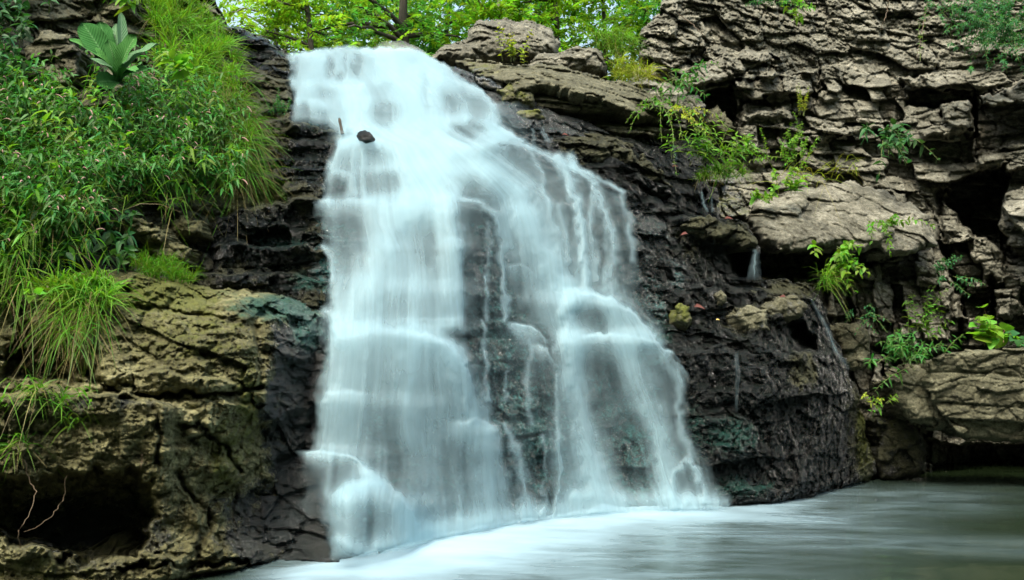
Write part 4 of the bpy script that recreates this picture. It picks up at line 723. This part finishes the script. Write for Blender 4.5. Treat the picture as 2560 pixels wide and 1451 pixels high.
def cat(parts):
    V, F, o = [], [], 0
    for v, f in parts: V.append(v); F.append(f + o); o += len(v)
    return np.concatenate(V), np.concatenate(F)
def curve(p0, d, L, droop, k=7, wig=.0):
    t = np.linspace(0, 1, k); n = len(p0); d = nrm(d); L = np.broadcast_to(L, n); dr = np.broadcast_to(droop, n)
    P = p0[:, None] + d[:, None] * (L[:, None] * t)[..., None] - np.array([0, 0, 1.]) * (L[:, None] * dr[:, None] * t * t)[..., None]
    if wig: P = P + rng.normal(0, 1, (n, k, 3)) * (wig * L[:, None] * t)[..., None]
    return P
def in_poly(poly, n):
    P = np.asarray(poly, float); a, b = P.min(0), P.max(0); out = np.zeros((0, 2))
    while len(out) < n:
        q = a + (b - a) * rng.random((n * 2, 2)); out = np.r_[out, q[inside(q[:, 0], q[:, 1], P)]]
    return out[:n]
def stems_with_leaves(P, per, L, W, droop=.3, tpl=LANCE, start=.2, spread=1.0, lup=.35, jit=.25, two=False):
    n, k, _ = P.shape; t = start + (1 - start) * (np.arange(per) + .5) / per; t = np.clip(t[None] + rng.normal(0, .02, (n, per)), 0, 1)
    x = t * (k - 1); i = np.minimum(x.astype(int), k - 2); f = (x - i)[..., None]; I = np.arange(n)[:, None]
    c = P[I, i] * (1 - f) + P[I, i + 1] * f; tg = nrm(P[I, i + 1] - P[I, i])
    ang = (np.arange(per) * 2.4)[None] + rng.random((n, 1)) * 6.3 + rng.normal(0, .3, (n, per))
    ref = nrm(rng.normal(0, 1, (n, 1, 3))); a = nrm(np.cross(tg, ref)); b = np.cross(tg, a)
    d = spread * (np.cos(ang)[..., None] * a + np.sin(ang)[..., None] * b) + tg * lup + np.array([0, -.25, .05])
    sz = (1.05 - .5 * t) * rng.uniform(1 - jit, 1 + jit, (n, per))
    up = nrm(rng.normal(0, .45, (n * per, 3)) + np.array([0, -.35, 1.]))
    return leaves(c.reshape(-1, 3), d.reshape(-1, 3), up, (L * sz).ravel(), (W * sz).ravel(), droop * rng.uniform(.4, 1.6, n * per), .16, tpl)
def spikes(P, n_s, L, r):
    tip = P[:, -1]; sel = rng.permutation(len(tip))[:n_s]; tg = nrm(P[sel, -1] - P[sel, -2]); k = 9
    Q = curve(tip[sel], tg + rng.normal(0, .3, (len(sel), 3)) + np.array([.2, -.2, .2]), L * rng.uniform(.6, 1.3, len(sel)), .6, k)
    rad = r * (np.array([.3, .9, .55, 1, .6, .95, .5, .75, .2]))[None] * rng.uniform(.7, 1.2, (len(sel), 1)); return tubes(Q, rad, 5)
# --- weeds on the bank
def bank_pts(poly, n, lift=.0):
    q = in_poly(poly, n); return q, at(q[:, 0], q[:, 1], bk_f(q[:, 0], q[:, 1]) - .08 - lift)
WEED = [(-350, 230), (0, 220), (120, 240), (280, 240), (470, 210), (560, 330), (600, 430), (560, 500), (440, 530), (330, 520), (260, 560), (200, 640), (80, 690), (-350, 740)]
q, B = bank_pts(WEED, 1000); ok_ = (np.hypot(q[:, 0] - 240, q[:, 1] - 285) > 55) & (np.hypot(q[:, 0] - 205, q[:, 1] - 270) > 40); B = B[ok_]
d = np.stack([rng.normal(.12, .38, len(B)), -rng.uniform(.25, 1.0, len(B)), rng.uniform(.35, 1.0, len(B))], -1)
P = curve(B, d, rng.uniform(.22, .5, len(B)), .25, 8, .02)
V, F = cat([stems_with_leaves(P, 14, .095, .024, .45)])
weeds = tag(mesh_np("undergrowth", V, F, G_SMART), "tangle of green smartweed with pinkish flower spikes covering the bank", "weeds", None, "stuff")
mesh_np("stems", *tubes(P, np.linspace(.0032, .0014, 8)[None].repeat(len(P), 0), 4), STEMG, weeds)
mesh_np("flowers", *spikes(P, 330, .055, .005), PINK, weeds)
qb, Bb = bank_pts(WEED, 170); Pb = curve(Bb, np.stack([rng.normal(.15, .4, 170), -rng.uniform(.4, 1.1, 170), rng.uniform(.3, 1.0, 170)], -1), rng.uniform(.25, .5, 170), .3, 8, .02)
mesh_np("young_leaves", *stems_with_leaves(Pb, 10, .12, .036, .5), G_BRIGHT, weeds)
q2, B2 = bank_pts([(-350, -150), (60, -150), (180, -60), (110, 60), (60, 130), (90, 200), (0, 250), (-350, 260)], 210)
P = curve(B2, np.stack([rng.normal(.15, .4, len(B2)), -rng.uniform(.3, 1, len(B2)), rng.uniform(.1, .9, len(B2))], -1), rng.uniform(.2, .45, len(B2)), .3, 7, .02)
dk = tag(mesh_np("ivy", *stems_with_leaves(P, 10, .09, .045, .4, OVATE), G_DARK), "dark broad leafed creeper in the shade at the top of the bank", "creeper", None, "stuff")
mesh_np("stems", *tubes(P, np.linspace(.003, .0014, 7)[None].repeat(len(P), 0), 4), STEMG, dk)
q3, B3 = bank_pts([(60, 560), (250, 520), (330, 560), (300, 640), (120, 680), (-300, 720), (-300, 560)], 120)
P = curve(B3, np.stack([rng.normal(.2, .4, len(B3)), -rng.uniform(.4, 1, len(B3)), rng.uniform(-.2, .6, len(B3))], -1), rng.uniform(.15, .35, len(B3)), .4, 7, .02)
mesh_np("leaves", *stems_with_leaves(P, 8, .10, .05, .5, OVATE), G_DARK, weeds)
# --- grass clumps
def grass(label, uv, Yf, n, Lr, Wr, dirm, dj, droop, mat=G_GRASS, dry=.0, kind=None, group=None, name="grass", catg="grass", loc=True, tufts=0):
    dry = dry if n * dry > 4 else 0
    uv = np.asarray(uv, float); B = at(uv[:, 0], uv[:, 1], Yf(uv[:, 0], uv[:, 1])); B = B[rng.integers(0, len(B), n)] + rng.normal(0, .012, (n, 3))
    d = np.asarray(dirm, float) + rng.normal(0, dj, (n, 3)); L = rng.uniform(*Lr, n)
    if tufts:                                     # blades gather in clumps, each with its own lean and height
        cn = B[rng.integers(0, n, tufts)]; own = ((B[:, None] - cn[None]) ** 2).sum(-1).argmin(1)
        B = B + (cn[own] - B) * rng.uniform(.35, .85, (n, 1)); d = d + rng.normal(0, .42, (tufts, 3))[own]; L = L * rng.uniform(.6, 1.25, tufts)[own]
    k = int(n * (1 - dry))
    c = B.mean(0) if loc else np.zeros(3)
    o = mesh_np(name, *blades(B[:k], d[:k], L[:k], rng.uniform(*Wr, k), rng.uniform(*droop, k)), mat, None, True, None, c)
    tag(o, label, catg, group, kind)
    if dry:
        w_ = mesh_np("dry_blades", *blades(B[k:], d[k:] + np.array([0, 0, -.3]), L[k:], rng.uniform(*Wr, n - k) * .6, rng.uniform(.6, 1.6, n - k)), G_DRYG, o); w_.location = (0, 0, 0)
        w_.data.transform(__import__("mathutils").Matrix.Translation([-float(x) for x in c]))
    return o
bkY = lambda u, v: bk_f(u, v) - .10
grass("fine grass blades mixed through the weeds", in_poly(WEED, 600), lambda u, v: bk_f(u, v) - .2, 1300, (.2, .48), (.003, .007), (.15, -.6, .6), .45, (.3, 1.2), G_GRASS, .2, "stuff")
GR1 = [(345, 30), (430, -60), (500, 0), (560, 90), (600, 170), (590, 250), (540, 210), (460, 200), (390, 170), (400, 100)]
grass("lush bright grass spilling over the bank top beside the black slabs", in_poly(GR1, 2600), bkY, 4200, (.14, .34), (.005, .011), (.35, -.5, .75), .42, (.15, 1.0), G_BRIGHT, .08, "stuff", tufts=70)
GR2 = [(520, 220), (620, 200), (645, 300), (640, 400), (600, 460), (560, 420), (570, 340), (500, 260)]
grass("long drooping grass with straw coloured blades above the dark ledges", in_poly(GR2, 1000), lambda u, v: bk_f(u, v) - .14, 2300, (.16, .40), (.003, .007), (.25, -.6, .35), .48, (.3, 1.4), G_GRASS, .32, "stuff", tufts=45)
GRT = [(330, -170), (470, -160), (500, -40), (420, 40), (350, 40), (300, -40)]
grass("grass at the top of the bank above the mullein", in_poly(GRT, 600), bkY, 1500, (.14, .32), (.004, .008), (.1, -.5, .8), .35, (.2, .9), G_GRASS, .1, "stuff", tufts=30)
grass("tall wide bladed grass rising on the bank at the frame edge", in_poly([(-320, 560), (60, 570), (130, 640), (60, 760), (-320, 760)], 160), lambda u, v: bk_f(u, v) - .2, 700, (.2, .5), (.007, .013), (.15, -.45, .8), .3, (.3, 1.2), G_GRASS, .14, "stuff", tufts=25)
grass("bright wide bladed grass tuft sprouting on top of the mossy boulder", in_poly([(95, 730), (265, 705), (275, 770), (190, 790), (110, 780)], 40), lambda u, v: bo_f(u, v) - .10, 420, (.14, .36), (.007, .014), (.12, -.25, 1), .33, (.3, 1.1), G_BRIGHT, .08, None, None, "grass_tuft")
grass("shaggy tuft of long drooping grass with brown roots hanging over the boulder face", in_poly([(110, 750), (255, 735), (265, 800), (220, 840), (140, 840)], 60), lambda u, v: bo_f(u, v) - .10, 330, (.10, .27), (.003, .007), (.2, -.4, .0), .28, (.5, 1.4), G_GRASS, .42, None, None, "grass_tuft")
grass("short fine grass tuft on the boulder top beside the black ledges", in_poly([(325, 660), (420, 655), (490, 700), (480, 712), (340, 690)], 60), lambda u, v: bo_f(u, v) - .0, 620, (.08, .2), (.0025, .005), (.12, -.3, 1), .33, (.2, .9), G_GRASS, .05, None, None, "grass_tuft")
for lab, (u_, v_), n_, L_ in [("small tuft of grass growing on the boulder ledge below the shaggy tuft", (95, 985), 60, (.1, .26)), ("grass tuft hanging on the overhang rim with two bare roots below it", (50, 1120), 46, (.1, .24)), ("wispy grass sprig beside the small ledge tuft", (155, 1010), 26, (.1, .24)), ("broad blades arching in from the side at the boulder ledge", (-10, 1010), 22, (.15, .34)), ("tiny sprig dangling from the boulder rim under the wet shelf", (180, 1060), 14, (.07, .15)), ("pale grass blade standing in the notch beside the wet shelf", (215, 985), 8, (.1, .2))]:
    grass(lab, np.array([[u_, v_]]) + rng.normal(0, 7, (12, 2)), lambda u, v: bo_depth(u, v) - .06, n_, L_, (.004, .009), (.1, -.35, .8), .4, (.4, 1.4), G_GRASS, .15, None, None, "grass_tuft")
DRYROOT = plain("dry_root", (.08, .055, .03), (.15, .11, .065))
def root(lab, pts, Yc, r=.004, mat=DRYROOT):
    P_ = np.array(pts, float); t = np.linspace(0, 1, 24); q = np.linspace(0, 1, len(P_)); p = at(np.interp(t, q, P_[:, 0]) + rng.normal(0, 2.0, 24), np.interp(t, q, P_[:, 1]), Yc + .05 * np.sin(t * 6))
    o = mesh_np("root", *tubes(p[None], np.linspace(r, r * .45, 24)[None], 6), mat, None, True, None, p[0]); return tag(o, lab, "root")
root("bare crooked root hanging furthest down into the dark undercut", [(62, 1150), (72, 1200), (90, 1230), (70, 1290), (45, 1330), (48, 1370)], 3.62, .0028)
root("thin bare root curling from the rim toward the crooked root", [(165, 1190), (160, 1250), (130, 1290), (90, 1320), (60, 1330)], 3.64, .0022)
root("short wisp of root hanging in front of the undercut", [(355, 1135), (353, 1175)], 3.75, .0015)
for k, p_ in enumerate([[(2130 + 90, 0), (2215, 40), (2200, 75)], [(2320, 5), (2305, 75), (2290, 150)], [(1690, 30), (1730, 60), (1760, 90)]]):
    root(["short root dangling over the rubble at the cliff top", "long stem hanging down the cliff rubble", "root crossing the rubble beside the cliff edge grass"][k], p_, 9.0, .006)
# --- mullein
mb = at(np.array([300.]), np.array([205.]), np.array([5.0]))[0]
mu = empty("mullein_plant", mb, "big leafed pale green mullein rosette standing on the bank", "plant")
def big_leaf(vec, w, up, arch, mat, seed):
    Ln = np.linalg.norm(vec); dd = vec / Ln; sd_ = np.cross(dd, up); sd_ /= np.linalg.norm(sd_); no = np.cross(sd_, dd)
    t = np.linspace(0, 1, 18); s = np.linspace(-1, 1, 11); T, Sx = np.meshgrid(t, s, indexing='ij'); T, Sx = T.ravel(), Sx.ravel()
    wq = w * .5 * np.interp(T, [0, .08, .3, .55, .75, .9, .97, 1], [.16, .2, .5, .92, 1, .74, .4, .04])
    hgt = arch * Ln * 4 * T * (1 - T) + .30 * w * np.abs(Sx) ** 1.5 * np.interp(T, [0, .5, 1], [1, .7, .2]) + .05 * w * np.sin(T * 16 + Sx * 2 + seed) * np.abs(Sx) ** 2
    V = dd * (T * Ln)[:, None] + sd_ * (wq * Sx * (1 + .05 * np.sin(T * 23 + seed)))[:, None] + no * hgt[:, None]
    return mesh_np("leaf", V, gridF(11, 18), mat, mu, True, dict(across=Sx, along=T))
for k, (tip, wd, dp, up, ar, mt) in enumerate([((207, 58), .155, 4.95, (.3, -1, .2), .06, MUL_D), ((250, 56), .13, 5.05, (.1, -1, .1), .03, MUL_D), ((302, 32), .075, 5.05, (.9, -.6, 0), .03, MUL_P), ((290, 60), .09, 5.08, (-.4, -1, .2), .05, MUL_P), ((342, 88), .145, 4.85, (-.1, -1, .45), .08, MUL_M),
        ((398, 112), .14, 4.92, (-.4, -.7, .7), .10, MUL_P), ((172, 98), .085, 4.9, (.2, -.6, .8), .12, MUL_M), ((340, 180), .085, 4.72, (0, -.5, .9), .12, MUL_M), ((222, 148), .075, 4.8, (.2, -.7, .7), .12, MUL_P), ((238, 205), .12, 4.85, (.3, -1, -.1), .05, MUL_D), ((372, 176), .09, 4.9, (-.3, -.7, .6), .1, MUL_D), ((270, 100), .085, 4.92, (.5, -.9, .2), .05, MUL_M)]):
    tp = at(np.array([float(tip[0])]), np.array([float(tip[1])]), np.array([dp]))[0]; big_leaf(tp - mb, wd, np.array(up), ar, mt, k * 1.7)
# --- plants on the cliff and elsewhere
def plant(name, lab, uv, Yc, n, H, per, L, W, mat, dirm=(0, -.5, .8), dj=.35, droop=.2, tpl=LANCE, spread=1.0, lup=.35, group=None, stem=STEMG, sprd=18, fl=0, hang=None):
    q = np.array([uv], float) + rng.normal(0, 1, (n, 2)) * np.array([sprd, sprd * .5]); B = at(q[:, 0], q[:, 1], np.full(n, Yc)); c = B.mean(0); B = B - c
    e = empty(name, c, lab, "plant", group)
    P = curve(B, np.asarray(dirm, float) + rng.normal(0, dj, (n, 3)), H * rng.uniform(.55, 1.15, n), droop, 8, .015)
    if n < 4:
        for q_ in range(n): mesh_np("stem", *tubes(P[q_:q_ + 1], np.linspace(.003, .0012, 8)[None], 4), stem, e)
    else: mesh_np("stems", *tubes(P, np.linspace(.003, .0012, 8)[None].repeat(n, 0), 4), stem, e)
    mesh_np("foliage", *stems_with_leaves(P, per, L, W, .35, tpl, .15, spread, lup), mat, e)
    if fl: mesh_np("flowers", *spikes(P, fl, .05, .006), PINK, e)
    return e
gl = "small plants rooted in the cliff and ledges"
plant("leafy_seedling", "yellow green sapling growing in front of the domed capstone", (1285, 150), 7.75, 8, .34, 12, .075, .032, G_YEL, (.1, -.3, 1), .35, .1, OVATE, group=gl)
plant("fern", "trailing ferny plant hanging down from the slab end", (1650, 270), 7.2, 9, .55, 30, .04, .02, G_GRASS, (.0, -.5, .3), .28, 1.1, OVATE, group=gl)
plant("ragwort", "ferny yellow flowered weed trailing over the slab end", (1690, 290), 7.25, 7, .45, 24, .04, .022, G_YEL, (.3, -.5, .4), .3, .9, OVATE, group=gl)
plant("willow_weed", "willow leaved weed clump beside the dark hollow, its thickest", (1735, 400), 7.1, 12, .48, 14, .14, .024, G_BRIGHT, (.05, -.4, 1), .33, .25, LANCE, group=gl, sprd=26)
plant("willow_weed", "willow leaved weed bending toward the pale cracked wall", (1800, 420), 7.15, 10, .42, 12, .12, .024, G_GRASS, (.35, -.4, .8), .33, .35, LANCE, group=gl, sprd=26)
plant("weed", "light green weed with broad toothed leaves beside the bending willow weed", (1855, 385), 7.5, 5, .28, 8, .12, .06, G_BRIGHT, (.1, -.4, .8), .3, .2, OVATE, group=gl)
plant("bushy_weed", "wiry yellow green weed spread over the middle of the cliff face", (1980, 400), 8.3, 26, .42, 26, .042, .02, G_BRIGHT, (.05, -.4, .9), .5, .2, OVATE, .8, group=gl, sprd=40)
plant("tall_weed", "tall thin yellow weed standing against the pale square block", (2005, 290), 8.4, 6, .42, 30, .035, .016, G_YEL, (.0, -.15, 1), .12, .05, OVATE, group=gl, sprd=8)
plant("pokeweed", "dark leafed hanging plant on the cliff face beside wiry weeds", (2205, 335), 8.3, 9, .6, 13, .12, .06, G_DARK, (0, -.6, .1), .3, .8, OVATE, group=gl, sprd=18)
plant("weed", "broad leafed weed on the pale gravel above the big jutting block", (1965, 475), 7.6, 9, .2, 9, .095, .06, G_BRIGHT, (0, -.4, .8), .4, .2, OVATE, group=gl, sprd=26)
plant("weed", "small weed at the corner of the jutting block near wet rock", (1895, 498), 7.45, 4, .16, 7, .075, .045, G_BRIGHT, (0, -.4, .7), .4, .2, OVATE, group=gl, sprd=12)
plant("weed", "round leaved creeper hanging at the shaded right edge of the jutting block", (2230, 565), 7.7, 9, .34, 14, .06, .035, G_GRASS, (-.1, -.4, .2), .35, .5, OVATE, group=gl, sprd=18)
plant("vine", "heart leaved vine hanging over the dark hollow under the jutting block", (2095, 630), 7.45, 14, .32, 9, .085, .06, G_BRIGHT, (0, -.5, .1), .5, .45, OVATE, group=gl, sprd=32)
plant("feathery_weed", "feathery weed in the shaded crack right of the creeper", (2370, 690), 8.3, 9, .38, 22, .05, .02, G_FEATHER, (-.1, -.4, .5), .35, .4, LANCE, group=gl, sprd=14)
plant("feathery_weed", "feathery weed clump low beside the flat overhanging block, its thickest", (2270, 900), 7.35, 18, .42, 16, .10, .022, G_SMART, (.0, -.5, .6), .5, .3, LANCE, group=gl, sprd=34)
plant("feathery_weed", "airy weed rising on the pale lower wall above the flat block", (2320, 830), 7.75, 12, .5, 14, .085, .022, G_GRASS, (.05, -.3, 1), .3, .15, LANCE, group=gl, sprd=30)
plant("feathery_weed", "thin weed strip in the fissure beside the standing rough block", (2140, 790), 7.7, 8, .3, 14, .045, .018, G_FEATHER, (.0, -.4, .2), .3, .7, LANCE, group=gl, sprd=12)
plant("weed", "small bright weed in the crack above the dark low waterline rock", (2205, 1010), 7.3, 5, .14, 6, .07, .03, G_BRIGHT, (0, -.5, .5), .4, .2, LANCE, group=gl, sprd=8)
plant("weed", "tiny weed at the top of the moss streak", (2160, 1000), 6.9, 4, .12, 6, .05, .02, G_YEL, (0, -.5, .5), .4, .2, LANCE, group=gl, sprd=8)
plant("redbud_seedling", "seedling with big round heart leaves above the flat overhanging block", (2475, 868), 7.55, 8, .42, 4, .15, .15, G_BRIGHT, (-.1, -.2, 1), .38, .05, (np.array([0, .18, .55, 1.]), np.array([.5, 1, .95, .05])), 1.0, .3, gl, STEMB, 22)
plant("redbud_seedling", "low round leaved seedling in the corner on the flat block", (2570, 868), 7.5, 6, .22, 4, .13, .13, G_DARK, (0, -.3, 1), .4, .05, (np.array([0, .18, .55, 1.]), np.array([.5, 1, .95, .05])), 1.0, .3, gl, STEMB, 22)
plant("feathery_shrub", "dense feathery green shrub spilling over the cliff corner at the top", (2500, 70), 8.35, 170, .55, 34, .055, .016, G_FEATHER, (-.1, -.5, .4), .45, .35, LANCE, .8, group=gl, sprd=75)
plant("feathery_shrub", "blue green feathery shrub at the top of the cliff rubble", (1930, 5), 9.3, 22, .4, 26, .05, .014, G_FEATHER, (-.1, -.5, .5), .45, .35, LANCE, .8, group=gl, sprd=24)
plant("weed", "bright weed next to the blue green shrub on the cliff top rubble", (1995, 20), 9.3, 9, .25, 9, .09, .05, G_BRIGHT, (0, -.5, .4), .45, .35, OVATE, group=gl, sprd=20)
plant("vine", "dark vine climbing the shaded crack left of the pale square blocks", (1690, 190), 8.3, 12, .5, 12, .10, .035, G_SMART, (0, -.4, -.1), .35, .4, LANCE, group=gl, sprd=20)
plant("tall_weed", "single thin stem with narrow leaves rising over the cliff rubble", (2300, 150), 9.0, 2, .55, 8, .09, .018, G_GRASS, (.0, -.1, 1), .06, .02, LANCE, group=gl, sprd=3)
plant("weed", "broad leafed weed standing out of the grass under the slab grass", (470, 200), 5.3, 4, .22, 6, .14, .07, G_BRIGHT, (0, -.4, .8), .35, .2, OVATE, sprd=16)
plant("weed", "broad leafed plant above the mullein at the top of the bank", (300, 30), 5.8, 7, .3, 7, .13, .07, G_BRIGHT, (0, -.4, .8), .4, .2, OVATE, sprd=22)
plant("weed", "lone heart leaf sprig dangling beside the shaggy grass on the boulder", (85, 745), 3.85, 2, .1, 3, .07, .06, G_BRIGHT, (0, -.5, .2), .4, .2, OVATE, sprd=6)
plant("small_fern", "fine green sprig climbing the rock edge beside the upper falls", (700, 285), 5.95, 14, .17, 18, .03, .012, G_FEATHER, (0, -.3, .9), .25, .1, LANCE, sprd=12)
clf = lambda u, v: cl_f(u, v) - .35
for lab, poly, n_, Yf, L_, m_ in [("bright grass clump on the cliff shoulder beside the trees", [(1500, 60), (1560, 90), (1610, 110), (1560, 150), (1500, 130), (1480, 100)], 700, lambda u, v: 8.6 + 0 * u, (.14, .34), G_BRIGHT),
                              ("yellowish grass clump drooping between the rubble boulder and cliff", [(1530, 150), (1620, 165), (1640, 200), (1580, 215), (1530, 190)], 420, lambda u, v: 8.1 + 0 * u, (.12, .3), G_YEL), ("low grass carpet under the willow leaved weeds", [(1720, 425), (1850, 415), (1880, 440), (1760, 455)], 520, lambda u, v: 7.15 + 0 * u, (.06, .18), G_BRIGHT),
                              ("long grass tassel hanging below the heart leaved vine", [(2050, 690), (2085, 680), (2090, 720), (2065, 730)], 120, lambda u, v: 7.4 + 0 * u, (.15, .36), G_BRIGHT), ("thin grass blades scattered by the wiry weeds", [(1900, 440), (2120, 400), (2160, 440), (1950, 480)], 60, lambda u, v: 8.0 + 0 * u, (.2, .42), G_YEL)]:
    grass(lab, in_poly(poly, 60), Yf, n_, L_, (.004, .008), (.0, -.45, .75), .4, (.3, 1.2), m_, .12, None, "grass clumps on the rocks", "grass_tuft")
def flat_leaf(lab, u_, v_, Yc, L, mat, ang):
    c = at(np.array([float(u_)]), np.array([float(v_)]), np.array([Yc]))[0]
    V, F = leaves(np.zeros((1, 3)), np.array([[math.cos(ang), -.3, math.sin(ang) * .4]]), np.array([[0, -.6, .8]]), np.array([L * .6]), np.array([L * .38]), .3, .3, LANCE)
    o = mesh_np("fallen_leaf", V, F, mat, None, True, None); o.location = c; return tag(o, lab, "fallen leaf", "fallen leaves on the wet ledge")
flat_leaf("red fallen leaf lying at the foot of the faint runnel", 1735, 768, 6.3, .14, REDLEAF, .2); flat_leaf("dull red leaf lying on the flat tan stone", 1965, 745, 6.7, .12, REDLEAF, 2.4); flat_leaf("red leaf tucked beside the twin trickle", 1812, 548, 6.9, .12, REDLEAF, .5)
flat_leaf("red leaf under the slab near the small spill", 1405, 338, 6.8, .1, REDLEAF, .2); flat_leaf("orange red leaf below the willow leaved weeds", 1680, 418, 7.1, .1, REDLEAF, .6); flat_leaf("tiny yellow leaf stuck on the wet face", 1790, 800, 6.3, .05, YELLEAF, .4); flat_leaf("small brown leaf near the pointed ledge", 1720, 586, 6.6, .12, REDLEAF, 2.9)
c = at(np.array([852.]), np.array([330.]), np.array([5.95]))[0]; p = at(np.linspace(856, 848, 8), np.linspace(335, 296, 8), np.full(8, 5.95)) - c
tag(mesh_np("stick", *tubes(p[None], np.array([[.014, .012, .011, .010, .010, .011, .012, .007]]), 8), DEADW, None, True), "short broken stick standing upright by the lone black stone", "stick").location = c
# --- trees behind the falls
def tree(lab, u_, Yc, topv, mat, bark, lean, rc, n, seed, lsz=.085, trunk_r=.09, low=150, group="trees behind the falls"):
    g = np.random.default_rng(seed); x0 = (u_ - 1280) / FPX * Yc; zb = float(hill_z(np.array([x0]), np.array([Yc]))[0]) - .1
    e = empty("tree", (x0, Yc, zb), lab, "tree", group)
    zc = CAMZ + (HZ - 40) / FPX * Yc - zb; Ht = zc + rc * .9
    t = np.linspace(0, 1, 14); P = np.stack([lean * (t * Ht - zc) * .5 + .05 * np.sin(t * 9 + seed), .05 * np.cos(t * 7), t * Ht], -1)
    mesh_np("trunk", *tubes(P[None], (trunk_r * (1 - .72 * t))[None], 9), bark, e)
    nb = 16; tb = g.uniform(max(.35, (zc - rc) / Ht), .95, nb); Q = []; p0 = np.stack([np.interp(tb, t, P[:, k]) for k in range(3)], -1); an = g.uniform(0, 6.28, nb)
    dr = np.stack([np.cos(an), np.sin(an), g.uniform(-.1, .5, nb)], -1); br = curve(p0, dr, rc * g.uniform(.6, 1.1, nb), .25, 9, .02)
    mesh_np("branch", *tubes(br, trunk_r * np.linspace(.32, .06, 9)[None].repeat(nb, 0), 5), bark, e)
    m = int(n * .8) // 14; cen = np.concatenate([br[:, 3:].reshape(-1, 3), g.normal(0, 1, (60, 3)) * np.array([rc * .6, rc * .6, rc * .5]) + np.array([0, 0, zc])])
    ci = g.integers(0, len(cen), m); sp = cen[ci] + g.normal(0, .16, (m, 3)); sdv = nrm(g.normal(0, 1, (m, 3)) * np.array([1, 1, .35]))
    tt = np.linspace(0, .34, 14); c_ = (sp[:, None] + sdv[:, None] * tt[None, :, None] - np.array([0, 0, .5]) * (tt ** 2)[None, :, None]).reshape(-1, 3)
    sg = np.tile(np.where(np.arange(14) % 2, 1, -1), m)[:, None]; sd_ = np.repeat(sdv, 14, 0); lat = nrm(np.cross(sd_, np.array([0, 0, 1.])))
    dv = lat * sg + sd_ * .7 + g.normal(0, .25, (len(c_), 3)) + np.array([0, 0, -.15]); up = nrm(g.normal(0, .35, (len(c_), 3)) + np.array([0, -.25, 1]))
    mesh_np("crown", *leaves(c_, dv, up, lsz * g.uniform(.6, 1.25, len(c_)), lsz * .5 * g.uniform(.7, 1.2, len(c_)), .2, .12, OVATE), mat, e); return e
for i, a in enumerate([("yellow green tree at the bright sky gap by the bank grass", 655, 11.5, 0, G_TREEY, BARKG, .1, .85, 2400, .085, .07), ("yellow green tree over the black slabs with orange tinted leaves", 745, 11, 0, G_TREEY, BARK, -.1, 1.2, 6500, .085, .08),
                    ("leafy tree with low boughs above the lip of the falls", 860, 12.5, 0, G_TREE, BARK, .12, 1.3, 7500, .09, .08), ("dark trunked leaning tree directly above the spray puff", 1003, 11.2, 0, G_TREED, BARK, -.14, 1.25, 5600, .085, .15),
                    ("dark green tree between the leaning trunk and the domed capstone", 1110, 13.5, 0, G_TREED, BARK, .05, 1.4, 7000, .10, .09), ("bright green grey barked tree behind the domed capstone", 1235, 11.8, 0, G_TREE, BARKG, .05, 1.2, 7500, .10, .08),
                    ("bright green tree behind the capstone's far shoulder", 1390, 12.2, 0, G_TREE, BARK, .0, 1.25, 7800, .10, .09), ("yellow green tree arching over the cliff shoulder grass", 1520, 11.9, 0, G_TREEY, BARK, .1, 1.2, 7500, .10, .07), ("shaded tree nearest the cliff edge behind the grass clump", 1640, 12.8, 0, G_TREED, BARK, .1, 1.2, 6500, .09, .08),
                    ("pale distant tree filling the gap left of the leaning trunk", 930, 16, 0, G_TREE, BARKG, .0, 1.9, 6500, .12, .1), ("pale distant tree filling the gap beside the capstone", 1320, 16.5, 0, G_TREE, BARKG, .0, 2.0, 7000, .12, .1), ("pale distant tree behind the yellow green pair", 690, 16, 0, G_TREEY, BARKG, .0, 1.6, 2600, .12, .1)]):
    tree(a[0], a[1], a[2], a[3], a[4], a[5], a[6], a[7], a[8], 900 + i, a[9], a[10])
